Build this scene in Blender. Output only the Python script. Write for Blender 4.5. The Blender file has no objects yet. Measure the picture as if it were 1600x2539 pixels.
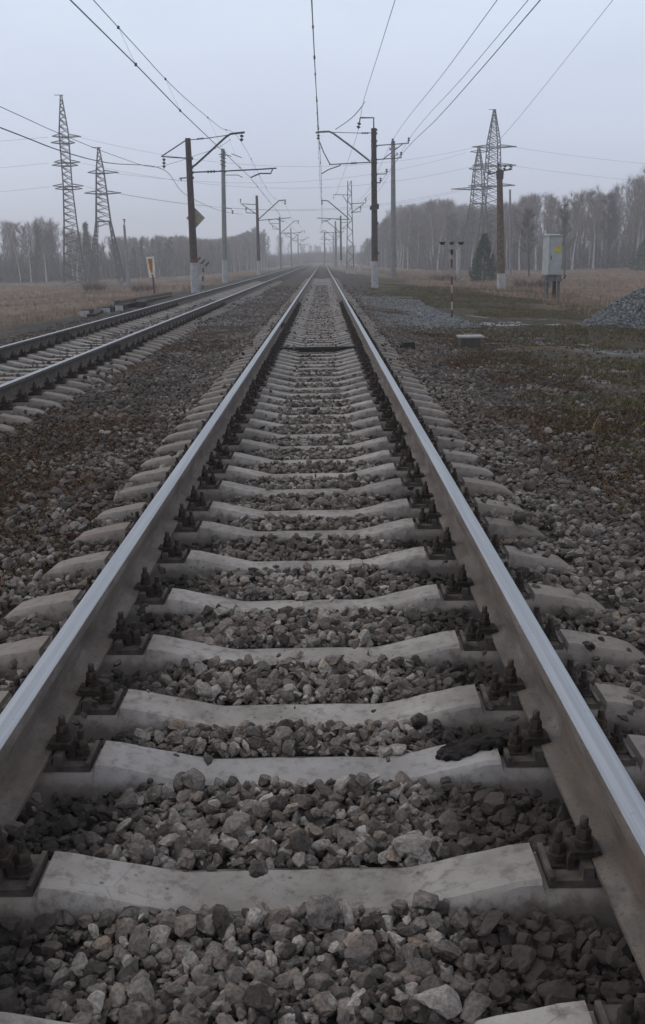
import bpy, bmesh, math, random
import numpy as np
from mathutils import Vector, Matrix
random.seed(7)
RNG = np.random.default_rng(11)
S = bpy.context.scene
COL = S.collection
R = math.radians

# ------------------------------------------------------------------ camera
F, TH, RO, YA, CX, CH = 2475.5, 0.24758, -0.01614, -0.00425, 0.1015, 1.2301   # rail top is z = 0
fw = np.array([math.sin(YA)*math.cos(TH), math.cos(YA)*math.cos(TH), -math.sin(TH)])
_r = np.array([math.cos(YA), -math.sin(YA), 0.0]); _u = np.cross(_r, fw)
cr = _r*math.cos(RO)+_u*math.sin(RO); cu = _u*math.cos(RO)-_r*math.sin(RO)
EYE = np.array([CX, 0.0, CH])
cd = bpy.data.cameras.new('camera'); cam = bpy.data.objects.new('camera', cd); COL.objects.link(cam)
cam.matrix_world = Matrix(((cr[0], cu[0], -fw[0], CX), (cr[1], cu[1], -fw[1], 0), (cr[2], cu[2], -fw[2], CH), (0, 0, 0, 1)))
cd.sensor_fit = 'VERTICAL'; cd.sensor_height = 36.0; cd.lens = F/2539*36.0
cd.clip_start = 0.05; cd.clip_end = 6000
S.camera = cam

def ray(u, v): return fw + cr*(u-800)/F + cu*(1269.5-v)/F
def at(u, v, y):                      # the point of the plane y that the photo shows at (u, v)
    d = ray(u, v); return EYE + d*(y/d[1])
def onX(u, v, x):
    d = ray(u, v); return EYE + d*((x-CX)/d[0])
def onZ(u, v, z):
    d = ray(u, v); return EYE + d*((z-CH)/d[2])

# ------------------------------------------------------------------ mesh helpers
class MB:
    def __init__(self): self.v = []; self.f = []; self.m = []
    def add(self, vs, fs, mi=0):
        b = len(self.v); self.v += [tuple(map(float, p)) for p in vs]
        self.f += [tuple(b+i for i in q) for q in fs]; self.m += [mi]*len(fs)
    def box(self, c, s, rz=0, ry=0, rx=0, mi=0, taper=1.0):
        M = Matrix.Rotation(rz, 3, 'Z') @ Matrix.Rotation(ry, 3, 'Y') @ Matrix.Rotation(rx, 3, 'X')
        vs = []
        for z in (-.5, .5):
            k = taper if z > 0 else 1
            for x, y in ((-.5, -.5), (.5, -.5), (.5, .5), (-.5, .5)):
                p = M @ Vector((x*s[0]*k, y*s[1]*k, z*s[2])); vs.append((c[0]+p.x, c[1]+p.y, c[2]+p.z))
        self.add(vs, [(3, 2, 1, 0), (4, 5, 6, 7), (0, 1, 5, 4), (1, 2, 6, 5), (2, 3, 7, 6), (3, 0, 4, 7)], mi)
    def tube(self, pts, r, n=8, mi=0, caps=True):
        P = [np.array(p, float) for p in pts]; k = len(P)
        rs = [r]*k if np.isscalar(r) else list(r)
        ref = None; vs = []
        for i in range(k):
            t = P[min(i+1, k-1)]-P[max(i-1, 0)]; t /= (np.linalg.norm(t)+1e-12)
            if ref is None: ref = np.array([0, 0, 1.0]) if abs(t[2]) < .9 else np.array([1.0, 0, 0])
            a = ref-t*(ref@t); a /= (np.linalg.norm(a)+1e-12); ref = a; b = np.cross(t, a)
            for j in range(n):
                q = 2*math.pi*(j+.5)/n; vs.append(P[i]+(a*math.cos(q)+b*math.sin(q))*rs[i])
        fs = [(i*n+j, i*n+(j+1) % n, (i+1)*n+(j+1) % n, (i+1)*n+j) for i in range(k-1) for j in range(n)]
        if caps: fs += [tuple(range(n-1, -1, -1)), tuple((k-1)*n+j for j in range(n))]
        self.add(vs, fs, mi)
    def lathe(self, prof, base, n=12, mi=0, axis=None):      # prof: (radius, height along the axis)
        ax = np.array([0, 0, 1.0]) if axis is None else np.array(axis, float)/np.linalg.norm(axis)
        self.tube([np.array(base)+ax*h for _, h in prof], [max(a, 1e-4) for a, _ in prof], n, mi)
    def prism(self, poly, y0, y1, o=(0, 0, 0), mi=0):        # poly of (x, z), extruded along y
        n = len(poly)
        vs = [(o[0]+x, o[1]+y0, o[2]+z) for x, z in poly]+[(o[0]+x, o[1]+y1, o[2]+z) for x, z in poly]
        self.add(vs, [tuple(range(n)), tuple(range(2*n-1, n-1, -1))]+[(i, n+i, n+(i+1) % n, (i+1) % n) for i in range(n)], mi)
    def mesh(self, name, mats, off=(0, 0, 0), smooth=False):
        me = bpy.data.meshes.new(name)
        o = off
        me.from_pydata([(a-o[0], b-o[1], c-o[2]) for a, b, c in self.v], [], self.f)
        for mt in (mats if isinstance(mats, (list, tuple)) else [mats]): me.materials.append(mt)
        if any(self.m): me.polygons.foreach_set('material_index', self.m)
        bm = bmesh.new(); bm.from_mesh(me); bmesh.ops.recalc_face_normals(bm, faces=bm.faces); bm.to_mesh(me); bm.free()
        if smooth:
            me.polygons.foreach_set('use_smooth', [True]*len(me.polygons))
            me.set_sharp_from_angle(angle=R(40))
        me.update(); return me

def npmesh(name, V, T, mats, smooth=False):                  # V (n,3), T (m,3) big triangle meshes
    me = bpy.data.meshes.new(name)
    V = np.ascontiguousarray(V, np.float32); T = np.ascontiguousarray(T, np.int32)
    k = T.shape[1]
    me.vertices.add(len(V)); me.vertices.foreach_set('co', V.ravel())
    me.loops.add(T.size); me.loops.foreach_set('vertex_index', T.ravel())
    me.polygons.add(len(T)); me.polygons.foreach_set('loop_start', np.arange(0, T.size, k, dtype=np.int32))
    for mt in (mats if isinstance(mats, (list, tuple)) else [mats]): me.materials.append(mt)
    me.update(calc_edges=True)
    me.polygons.foreach_set('use_smooth', [smooth]*len(T))
    me.validate(); return me

def link(name, me, loc=(0, 0, 0), parent=None):
    o = bpy.data.objects.new(name, me); COL.objects.link(o); o.location = loc; o.parent = parent; return o
def tag(o, label=None, cat=None, group=None, kind=None):
    for k, v in (('label', label), ('category', cat), ('group', group), ('kind', kind)):
        if v: o[k] = v
    return o
class Thing:                                                  # an Empty at the base; parts are built in world coordinates
    def __init__(self, name, base, label, cat, group=None):
        self.b = tuple(map(float, base)); self.o = link(name, None, self.b); tag(self.o, label, cat, group)
    def part(self, name, mb, mat, parent=None, smooth=True, label=None):
        p = parent if parent is not None else self.o
        o = link(name, mb.mesh(name, mat, self.b, smooth), (0, 0, 0), p)
        if label: o['label'] = label
        return o
def solo(name, mb, mat, base, label, cat, group=None, smooth=True, kind=None):
    return tag(link(name, mb.mesh(name, mat, base, smooth), base), label, cat, group, kind)

# ------------------------------------------------------------------ materials
class NT:
    def __init__(self, name):
        self.m = bpy.data.materials.new(name); self.m.use_nodes = True; self.t = self.m.node_tree
        self.b = self.t.nodes['Principled BSDF']; self.b.inputs['Specular IOR Level'].default_value = .25
        self._p = None
    def n(self, ty, **kw):
        x = self.t.nodes.new(ty)
        for k, v in kw.items(): setattr(x, k, v)
        return x
    def w(self, v, sock):
        if isinstance(v, bpy.types.NodeSocket): self.t.links.new(v, sock)
        elif isinstance(v, tuple) and len(v) == 3 and sock.type == 'RGBA': sock.default_value = (*v, 1)
        else: sock.default_value = v
    def pos(self):
        if self._p is None: self._p = self.n('ShaderNodeNewGeometry')
        return self._p.outputs['Position']
    def island(self): self.pos(); return self._p.outputs['Random Per Island']
    def obj(self): return self.n('ShaderNodeTexCoord').outputs['Object']
    def rnd(self): return self.n('ShaderNodeObjectInfo').outputs['Random']
    def math(self, op, a, b=0.0, c=0.0, clamp=False):
        x = self.n('ShaderNodeMath', operation=op, use_clamp=clamp); self.w(a, x.inputs[0]); self.w(b, x.inputs[1]); self.w(c, x.inputs[2]); return x.outputs[0]
    def xyz(self, v):
        x = self.n('ShaderNodeSeparateXYZ'); self.w(v, x.inputs[0]); return x.outputs
    def mapping(self, v, sc):
        x = self.n('ShaderNodeMapping'); self.w(v, x.inputs[0]); x.inputs['Scale'].default_value = sc; return x.outputs[0]
    def noise(self, vec, scale, detail=4, rough=.55, dist=0):
        x = self.n('ShaderNodeTexNoise'); self.w(vec, x.inputs['Vector'])
        for k, v in (('Scale', scale), ('Detail', detail), ('Roughness', rough), ('Distortion', dist)): x.inputs[k].default_value = v
        return x.outputs['Fac']
    def voro(self, vec, scale, out='Distance', feature='F1'):
        x = self.n('ShaderNodeTexVoronoi', feature=feature); self.w(vec, x.inputs['Vector']); x.inputs['Scale'].default_value = scale; return x.outputs[out]
    def step(self, v, lo, hi, a=0.0, b=1.0):
        x = self.n('ShaderNodeMapRange', interpolation_type='SMOOTHSTEP'); self.w(v, x.inputs[0])
        for i, q in enumerate((lo, hi, a, b)): x.inputs[i+1].default_value = q
        return x.outputs[0]
    def band(self, v, lo, hi, soft):
        return self.math('MULTIPLY', self.step(v, lo-soft, lo+soft), self.step(v, hi-soft, hi+soft, 1.0, 0.0))
    def mix(self, f, a, b, blend='MIX'):
        x = self.n('ShaderNodeMix', data_type='RGBA', blend_type=blend); self.w(f, x.inputs[0]); self.w(a, x.inputs[6]); self.w(b, x.inputs[7]); return x.outputs[2]
    def ramp(self, v, stops):
        x = self.n('ShaderNodeValToRGB'); self.w(v, x.inputs[0]); e = x.color_ramp.elements
        while len(e) < len(stops): e.new(.5)
        for q, (p, c) in zip(e, stops): q.position = p; q.color = (*c, 1)
        return x.outputs[0]
    def bump(self, h, strength=.5, dist=.01, prev=None):
        x = self.n('ShaderNodeBump'); self.w(h, x.inputs['Height']); x.inputs['Strength'].default_value = strength; x.inputs['Distance'].default_value = dist
        if prev is not None: self.w(prev, x.inputs['Normal'])
        return x.outputs[0]
    def done(self, col, rough=.85, metal=0.0, nrm=None, spec=None):
        self.w(col, self.b.inputs['Base Color']); self.w(rough, self.b.inputs['Roughness']); self.w(metal, self.b.inputs['Metallic'])
        if nrm is not None: self.w(nrm, self.b.inputs['Normal'])
        if spec is not None: self.b.inputs['Specular IOR Level'].default_value = spec
        return self.m

def simple(name, c, var=.25, scale=9, rough=.8, metal=0.0, bump=.15):
    t = NT(name); p = t.obj(); n = t.noise(p, scale, 5)
    lo = tuple(x*(1-var) for x in c); hi = tuple(min(1, x*(1+var)) for x in c)
    return t.done(t.mix(t.step(n, .3, .7), lo, hi), rough, metal, t.bump(n, bump, .01))

def mat_concrete():
    t = NT('sleeper_concrete'); p = t.obj(); r = t.rnd()
    w = t.n('ShaderNodeVectorMath', operation='ADD'); t.w(p, w.inputs[0]); cmb = t.n('ShaderNodeCombineXYZ'); t.w(t.math('MULTIPLY', r, 37.0), cmb.inputs[0]); t.w(cmb.outputs[0], w.inputs[1]); q = w.outputs[0]
    n1 = t.noise(q, 3.2, 5, .6); n2 = t.noise(q, 26, 5, .65); n3 = t.noise(q, 130, 3)
    c = t.ramp(n1, [(.28, (.15, .136, .128)), (.5, (.262, .243, .231)), (.72, (.36, .338, .325))])
    c = t.mix(t.step(n2, .48, .68, 0, .6), c, (.105, .09, .082))
    cr_ = t.voro(t.mapping(q, (1, 1.6, 1)), 3.1, 'Distance', 'DISTANCE_TO_EDGE'); c = t.mix(t.math('MULTIPLY', t.step(cr_, .0, .010, .32, 0), t.step(n1, .5, .6)), c, (.06, .052, .048))
    n4 = t.noise(q, 9, 6, .7); c = t.mix(t.step(n4, .55, .72, 0, .5), c, (.33, .305, .29))
    c = t.mix(t.math('MULTIPLY', t.step(n3, .6, .7), .3), c, (.11, .10, .095))
    v = t.voro(q, 15.0); c = t.mix(t.step(v, .05, .13, .75, 0.0), c, (.075, .067, .062))          # pits and spots
    v2 = t.voro(q, 6.3); c = t.mix(t.step(v2, .06, .18, .5, 0.0), c, (.10, .088, .08))
    g = t.math('ADD', t.math('MULTIPLY', r, .36), .80)
    c = t.mix(1.0, c, t.ramp(g, [(0, (0, 0, 0)), (1, (1, 1, 1))]), 'MULTIPLY')
    c = t.mix(t.step(r, .72, .95, 0, .35), c, (.20, .205, .225))
    x = t.xyz(p)
    edge = t.step(t.math('ADD', t.math('ABSOLUTE', x[0]), t.math('MULTIPLY', n2, .22)), .60, .78)   # rust run-off around the plates
    c = t.mix(t.math('MULTIPLY', edge, t.step(n1, .35, .65, .15, .6)), c, (.13, .098, .08))
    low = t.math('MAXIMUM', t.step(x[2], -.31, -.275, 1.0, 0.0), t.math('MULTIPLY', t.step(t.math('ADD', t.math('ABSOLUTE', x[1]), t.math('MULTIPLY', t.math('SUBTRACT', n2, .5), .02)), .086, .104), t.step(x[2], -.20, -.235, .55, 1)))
    c = t.mix(t.math('MULTIPLY', low, .8), c, (.085, .074, .067))                                  # soil low on the sides, plus shade painted into the flanks
    b = t.bump(n3, .35, .003, t.bump(n2, .5, .006))
    return t.done(c, .9, 0, b)

def mat_stone(blue=False):
    t = NT('crushed_stone' if not blue else 'blue_crushed_stone'); p = t.pos(); i = t.island()
    if blue:
        c = t.ramp(i, [(0, (.085, .095, .105)), (.4, (.14, .155, .165)), (.75, (.20, .22, .235)), (1, (.28, .30, .32))])
    else:
        c = t.ramp(i, [(0, (.048, .041, .037)), (.25, (.118, .104, .096)), (.5, (.188, .168, .157)), (.66, (.178, .144, .124)), (.82, (.275, .25, .234)), (.97, (.40, .37, .348)), (1, (.24, .185, .135))])
    n = t.noise(p, 95, 5, .7); c = t.mix(t.step(n, .36, .66, 0, .75), c, t.mix(1.0, c, (.38, .36, .35), 'MULTIPLY')); n9 = t.noise(p, 34, 3); c = t.mix(t.step(n9, .56, .7, 0, .4), c, (.25, .225, .205))
    s = t.noise(p, 1.3, 4, .6, .4); x = t.xyz(p)
    if not blue:
        soil = t.step(s, .50, .68)
        c = t.mix(t.math('MULTIPLY', soil, .6), c, (.070, .054, .047))
        outer = t.step(t.math('ADD', t.math('ABSOLUTE', x[0]), t.math('MULTIPLY', s, .8)), 1.25, 2.3)
        c = t.mix(t.math('MULTIPLY', outer, t.step(t.noise(p, 1.6, 5, .65), .35, .65, .15, .9)), c, (.050, .040, .036))
        # oily grime along the rails
        ax = t.math('ABSOLUTE', t.math('SUBTRACT', t.math('ABSOLUTE', x[0]), .74))
        oil = t.step(t.math('ADD', ax, t.math('MULTIPLY', s, .40)), .30, .58, .9, 0.0)
        c = t.mix(oil, c, (.026, .022, .020))
        spill = t.math('MULTIPLY', t.band(t.math('ADD', x[0], t.math('MULTIPLY', s, .5)), .64, 1.4, .07), t.step(x[1], 3.0, 3.6, 1, 0))
        c = t.mix(t.math('MULTIPLY', spill, .85), c, (.048, .038, .036))
        red = t.math('MULTIPLY', t.step(t.noise(p, .55, 3), .50, .66), t.step(t.math('ABSOLUTE', t.math('SUBTRACT', x[0], .05)), 1.15, 1.7))
        c = t.mix(t.math('MULTIPLY', red, .5), c, (.098, .060, .042))
    return t.done(c, .93, 0, t.bump(n, .5, .006))

def mat_rail_side():
    t = NT('dusty_rail_steel'); p = t.obj(); n = t.noise(t.mapping(p, (1, .25, 1)), 14, 5); n2 = t.noise(p, 90, 3); z = t.xyz(p)[2]
    c = t.ramp(n, [(.28, (.075, .062, .053)), (.5, (.115, .098, .088)), (.72, (.165, .148, .137))])
    c = t.mix(t.step(n2, .53, .68, 0, .6), c, (.085, .050, .034)); n5 = t.noise(t.mapping(p, (1, .5, 1)), 5, 5, .65); c = t.mix(t.step(n5, .52, .68, 0, .26), c, (.11, .068, .048))
    c = t.mix(t.band(z, -.15, -.035, .012), c, t.mix(.6, c, (.060, .050, .046)))   # web toned darker than the head, foot is dusty
    foot = t.step(z, -.155, -.145, 1, 0); c = t.mix(t.math('MULTIPLY', foot, .55), c, (.225, .203, .188))
    gr = t.noise(t.mapping(p, (1, .8, 2.5)), 4.2, 4, .6); c = t.mix(t.math('MULTIPLY', t.step(gr, .52, .60), t.step(z, -.10, -.15, .35, .85)), c, (.040, .033, .029))
    v = t.voro(p, 7.0); c = t.mix(t.step(v, .03, .09, .6, 0), c, (.05, .042, .037))
    return t.done(c, .8, 0, t.bump(n2, .25, .003), .3)
def mat_rail_top():
    t = NT('polished_rail_steel'); p = t.obj(); n = t.noise(t.mapping(p, (22, .35, 1)), 3, 4); n2 = t.noise(p, 40, 4)
    c = t.mix(t.step(n, .35, .68), (.30, .315, .345), (.40, .42, .455))
    c = t.mix(t.step(n2, .62, .75, 0, .3), c, (.2, .18, .17))
    ex = t.math('ADD', t.math('ABSOLUTE', t.xyz(p)[0]), t.math('MULTIPLY', t.math('SUBTRACT', n2, .5), .012)); c = t.mix(t.step(ex, .030, .037, 0, .5), c, (.17, .16, .16))
    return t.done(c, t.step(n, .3, .7, .40, .55), 1.0, t.bump(n, .06, .002))
def mat_rust():
    t = NT('greasy_rusty_iron'); p = t.obj(); n = t.noise(p, 45, 5); n2 = t.noise(p, 9, 4)
    c = t.ramp(n, [(.3, (.015, .012, .011)), (.55, (.034, .026, .022)), (.78, (.085, .060, .044))])
    c = t.mix(t.step(n2, .55, .75, 0, .5), c, (.15, .125, .10))
    c = t.mix(t.math('MULTIPLY', t.step(t.rnd(), .3, 1.0), t.step(n, .4, .7, .1, .5)), c, (.070, .047, .036))
    return t.done(c, .75, .1, t.bump(n, .6, .006))

def mat_ground():
    t = NT('ground_soil'); p = t.pos(); x = t.xyz(p)
    w1 = t.noise(p, .22, 5, .6); w2 = t.noise(p, 1.1, 5, .6); w3 = t.noise(p, 6, 5, .65); w4 = t.noise(p, 30, 4)
    jx = t.math('ADD', x[0], t.math('MULTIPLY', t.math('SUBTRACT', w1, .5), 5.0))
    jx2 = t.math('ADD', x[0], t.math('MULTIPLY', t.math('SUBTRACT', w2, .5), 1.6))
    vr = t.voro(p, 19, 'Color'); vd = t.voro(p, 19)
    stone = t.ramp(t.xyz(vr)[0], [(0, (.040, .034, .031)), (.5, (.095, .084, .078)), (1, (.19, .175, .167))])
    stone = t.mix(t.step(vd, .28, .5), stone, (.050, .042, .038))
    stone = t.mix(t.step(w2, .45, .7, 0, .6), stone, (.085, .070, .060))
    mud = t.mix(t.step(w3, .35, .7), (.030, .026, .024), (.080, .070, .064)); mud = t.mix(t.step(w2, .55, .68, 0, .6), mud, (.115, .108, .102))
    tan = t.mix(t.step(w3, .3, .72), (.125, .092, .074), (.25, .19, .15))
    tan = t.mix(t.step(w2, .42, .68, 0, .75), tan, (.13, .085, .066))
    tan = t.mix(t.step(w1, .48, .62, 0, .75), tan, (.085, .066, .044))
    green = t.mix(t.step(w3, .35, .7), (.034, .032, .015), (.098, .086, .042))
    green = t.mix(t.step(w2, .45, .68, 0, .8), green, (.105, .062, .040))
    c = stone
    c = t.mix(t.step(jx2, 1.7, 2.5, 0, .9), c, mud)
    gm = t.math('MULTIPLY', t.step(jx, 2.5, 3.8), t.step(t.noise(p, .45, 5, .65), .42, .56, .10, .9)); c = t.mix(gm, c, green)
    gp = t.math('MULTIPLY', t.band(jx2, 1.55, 3.7, .35), t.band(t.math('ADD', x[1], t.math('MULTIPLY', w2, 6)), 25, 47, 2))
    bl = t.ramp(t.xyz(vr)[1], [(0, (.10, .108, .112)), (1, (.24, .255, .262))])
    c = t.mix(t.math('MULTIPLY', gp, .9), c, bl)
    gl = t.math('MULTIPLY', t.band(jx2, -3.0, -1.3, .3), t.band(x[1], 20, 48, 5))
    c = t.mix(t.math('MULTIPLY', gl, .6), c, bl)
    track = t.math('MULTIPLY', t.step(jx, 3.2, 4.6), t.band(t.math('ADD', x[1], t.math('MULTIPLY', w1, 9)), 25.5, 33, 2.2))
    c = t.mix(t.math('MULTIPLY', track, .8), c, mud)
    wet = t.math('MULTIPLY', t.band(t.math('ADD', x[1], t.math('MULTIPLY', w1, 4)), 18.8, 21.2, .6), t.step(jx, 4.0, 5.5))
    c = t.mix(t.math('MULTIPLY', wet, .55), c, bl)
    c = t.mix(t.step(t.math('ADD', jx, t.math('MULTIPLY', x[1], .06)), 10.2, 13.0), c, tan)
    c = t.mix(t.step(jx2, -7.6, -6.4, .85, 0), c, mud)
    c = t.mix(t.step(jx, -10.5, -8.0, 1, 0), c, tan)
    c = t.mix(t.math('MULTIPLY', t.step(w4, .4, .65), .35), c, t.mix(1.0, c, (.45, .45, .45), 'MULTIPLY'))
    dirt = t.math('MULTIPLY', t.step(t.math('ABSOLUTE', x[0]), .55, .7, 1, 0), t.band(x[1], 16, 60, 3))
    c = t.mix(t.math('MULTIPLY', dirt, .55), c, (.085, .070, .063))
    b = t.bump(w3, .8, .05, t.bump(t.math('SUBTRACT', 1.0, vd), .9, .03, t.bump(w4, .4, .01)))
    wp = t.math('MULTIPLY', t.step(t.noise(p, .8, 4, .55), .56, .62), t.step(jx2, 1.7, 2.2)); wp = t.math('MULTIPLY', wp, t.step(x[1], 34, 28)); t.w(t.step(wp, 0, 1, .15, .6), t.b.inputs['Specular IOR Level'])
    return t.done(t.mix(t.math('MULTIPLY', wp, .5), c, (.075, .068, .062)), t.step(wp, 0, 1, .95, .33), 0, b)

def mat_island(name, stops, rough=.9):
    t = NT(name); return t.done(t.ramp(t.island(), stops), rough, 0, None, .1)

M = {}
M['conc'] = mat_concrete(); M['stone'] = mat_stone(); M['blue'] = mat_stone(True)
M['rside'] = mat_rail_side(); M['stored'] = simple('brown_stored_rail_rust', (.105, .078, .068), .4, 6); M['rdark'] = simple('dark_rusty_rail_steel', (.075, .062, .056), .35, 8); M['rtop'] = mat_rail_top(); M['rust'] = mat_rust(); M['plate'] = simple('dusty_iron_plate', (.075, .064, .057), .5, 14, .85, 0, .4); M['ground'] = mat_ground()
M['pole_brown'] = simple('brown_stained_concrete', (.048, .034, .033), .35, 5)
M['pole_grey'] = simple('grey_concrete', (.17, .175, .185), .2, 4)
M['white'] = simple('chalky_white_paint', (.30, .305, .32), .22, 7)
M['redband'] = simple('dull_red_paint', (.12, .035, .038), .3, 6)
M['steel'] = simple('dark_weathered_steel', (.048, .047, .050), .3, 10, .6, .3)
M['galv'] = simple('grey_galvanised_steel', (.12, .125, .135), .25, 6, .6, .3)
M['pylon'] = simple('pylon_steel', (.07, .072, .08), .2, 3, .7)
M['glass'] = simple('dark_insulator_glaze', (.035, .038, .042), .2, 8, .3)
M['wire'] = simple('weathered_wire', (.05, .05, .055), .2, 3, .6, .3)
M['wirepale'] = simple('pale_copper_wire', (.20, .19, .175), .2, 3, .5, .4)
M['wood'] = simple('old_brown_timber', (.10, .068, .052), .4, 6)
M['tar'] = simple('black_tarred_timber', (.018, .016, .015), .4, 9)
M['orange'] = simple('faded_orange_paint', (.34, .14, .035), .3, 6)
M['cream'] = simple('cream_white_paint', (.60, .58, .52), .15, 6)
M['cabinet'] = simple('pale_green_grey_enamel', (.30, .325, .33), .12, 3, .55)
M['cabinet_side'] = M['cabinet']
M['yellow'] = simple('yellow_sticker', (.42, .36, .06), .2, 12)
M['black'] = simple('black_paint', (.022, .022, .024), .3, 9)
M['red'] = simple('faded_red_paint', (.105, .036, .032), .3, 9)
M['palewhite'] = simple('dirty_white_paint', (.30, .27, .26), .2, 9)
M['slab'] = simple('pale_concrete', (.25, .245, .242), .2, 8)
M['slabside'] = simple('mossy_concrete', (.060, .053, .048), .35, 6)
M['diamond'] = simple('weathered_yellow_grey_sheet', (.30, .275, .20), .2, 5)
M['clod'] = simple('oily_dirt', (.020, .017, .016), .4, 30, .95, 0, .9)
t_ = NT('birch_bark'); p_ = t_.obj(); n_ = t_.noise(t_.mapping(p_, (3, 3, .8)), 2.2, 4)
M['birch'] = t_.done(t_.ramp(t_.noise(t_.mapping(p_, (2, 2, 6)), 1.5, 3), [(.36, (.07, .065, .065)), (.45, (.38, .36, .365)), (.8, (.58, .56, .56))]), .9)
M['darkbark'] = simple('dark_bark', (.045, .040, .042), .3, 4)
M['twig'] = mat_island('birch_twigs', [(0, (.12, .095, .096)), (.5, (.20, .163, .165)), (1, (.30, .255, .258))])
M['twigdark'] = mat_island('alder_twigs', [(0, (.055, .047, .052)), (.5, (.10, .085, .092)), (1, (.165, .142, .15))])
M['needle'] = mat_island('conifer_needles', [(0, (.010, .026, .010)), (.5, (.024, .052, .019)), (1, (.055, .080, .030))])
M['drygrass'] = mat_island('dry_grass_blades', [(0, (.13, .092, .068)), (.45, (.24, .18, .135)), (.8, (.33, .26, .195)), (1, (.16, .085, .06))])
M['greengrass'] = mat_island('autumn_grass_blades', [(0, (.030, .034, .012)), (.5, (.080, .074, .032)), (.8, (.145, .112, .062)), (1, (.12, .066, .045))])
M['weed'] = mat_island('rusty_weed_leaves', [(0, (.028, .019, .012)), (.4, (.085, .042, .028)), (.7, (.046, .044, .018)), (1, (.13, .074, .048))])
M['bush'] = mat_island('red_brown_bush_twigs', [(0, (.06, .035, .032)), (1, (.15, .095, .085))])

# ------------------------------------------------------------------ smooth value noise for terrain
def vnoise(x, y, s, seed):
    x = np.asarray(x, float)*s; y = np.asarray(y, float)*s
    xi = np.floor(x); yi = np.floor(y); fx = x-xi; fy = y-yi
    fx = fx*fx*(3-2*fx); fy = fy*fy*(3-2*fy)
    def h(a, b):
        q = np.sin(a*127.1+b*311.7+seed*74.7)*43758.5453; return q-np.floor(q)
    return (h(xi, yi)*(1-fx)+h(xi+1, yi)*fx)*(1-fy)+(h(xi, yi+1)*(1-fx)+h(xi+1, yi+1)*fx)*fy

PX = [-400, -60, -35, -20, -12, -8.2, -6.4, -5.6, -2.6, -1.7, -1.42, -1.0, -.6, -.36, .36, .6, 1.0, 1.42, 1.9, 3.0, 6, 9, 13, 25, 400]
PZ = [-2.0, -2.0, -1.8, -1.35, -.95, -.55, -.42, -.302, -.302, -.318, -.296, -.310, -.310, -.286, -.286, -.310, -.310, -.296, -.328, -.43, -.52, -.72, -1.0, -1.2, -1.3]
def gz(x, y):
    x = np.asarray(x, float); y = np.asarray(y, float)
    z = np.interp(x, PX, PZ)
    d = np.maximum(0, np.maximum(x-1.8, -6.2-x))
    far = np.clip((y-16)/5, 0, 1)*.4+np.clip((y-36)/8, 0, 1)*.6; inside = np.clip((6.2+x)*3, 0, 1)*np.clip((1.8-x)*3, 0, 1)
    z = z+far*inside*.016
    a = np.clip(d/6, 0, 1)
    z = z+(vnoise(x, y, .16, 1)-.5)*.5*a*np.clip(y/40, .15, 1)+(vnoise(x, y, .7, 2)-.5)*.12*np.clip(d/2, 0, 1)+(vnoise(x, y, 2.6, 3)-.5)*.05*np.clip(d*2, 0.15, 1)
    return z
def gzs(x, y): return float(gz(x, y))

xs = np.unique(np.concatenate([np.linspace(-800, -120, 18), np.linspace(-120, -14, 70), np.linspace(-14, 14, 150), np.linspace(14, 120, 70), np.linspace(120, 800, 18)]))
ys = np.unique(np.concatenate([np.linspace(-60, -2, 12), np.linspace(-2, 40, 190), np.linspace(40, 140, 140), np.linspace(140, 900, 60)]))
X, Y = np.meshgrid(xs, ys); Z = gz(X, Y); nx = len(xs)
ii = (np.arange(len(ys)-1)[:, None]*nx+np.arange(nx-1)[None, :]).ravel()
tag(link('ground', npmesh('ground', np.stack([X, Y, Z], -1).reshape(-1, 3), np.stack([ii, ii+1, ii+nx+1, ii+nx], 1), M['ground'], True)), kind='structure')

# ------------------------------------------------------------------ rails
def rail_profile():
    hw = .0375
    half = [(hw-.012, 0), (hw-.004, -.004), (hw, -.014), (hw, -.036), (.012, -.048), (.009, -.07), (.009, -.125), (.016, -.147), (.075, -.166), (.075, -.178)]
    return half
def rail_mb(xc, y0, y1, step, yb=0):
    h = rail_profile(); poly = [(-.0, .0008)]+[(x, z) for x, z in h]+[(-x, z) for x, z in h[::-1]]
    ys_ = list(np.linspace(y0, y1, max(2, int((y1-y0)/step)+1))); n = len(poly); mb = MB(); vs = []
    for y in ys_: vs += [(xc+x, y, z) for x, z in poly]
    fs = []; mi = []
    for k in range(len(ys_)-1):
        for i in range(n):
            j = (i+1) % n; fs.append((k*n+i, k*n+j, (k+1)*n+j, (k+1)*n+i)); mi.append(1 if i in (0, 1, n-1, n-2) else 0)
    mb.add(vs, fs); mb.m = mi
    mb.add([(xc+x, y0, z) for x, z in poly], [tuple(range(n))])
    return mb
RAILX = {'main left': -.7975, 'main right': .7975, 'far left': -4.8975, 'far right': -3.3025}
def fishplate(parent, base, xc, yj):
    for s in (-1, 1):
        mb = MB()
        mb.prism([(s*.010, -.055), (s*.026, -.058), (s*.030, -.10), (s*.028, -.125), (s*.040, -.142), (s*.012, -.140)], yj-.42, yj+.42, (xc, 0, 0))
        for k in range(6):
            y = yj-.36+k*.144
            mb.lathe([(.017, 0), (.017, .02), (.010, .021), (.010, .045)], (xc+s*.028, y, -.092), 6, axis=(s, 0, 0))
        o = link('fishplate', mb.mesh('fishplate', M['rust'], base, True), (0, 0, 0), parent)
        g = MB(); 
    return o
RL = {'main left': 'polished left rail of the near track, with a bolted joint ahead', 'main right': 'polished right rail of the near track, running unbroken into the distance',
      'far left': 'outer rail of the second track, beside the brown mast', 'far right': 'inner rail of the second track, the one next to the middle gravel strip'}
JOINT = {'main left': 21.5, 'far left': 19.3, 'far right': 16.2}
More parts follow.
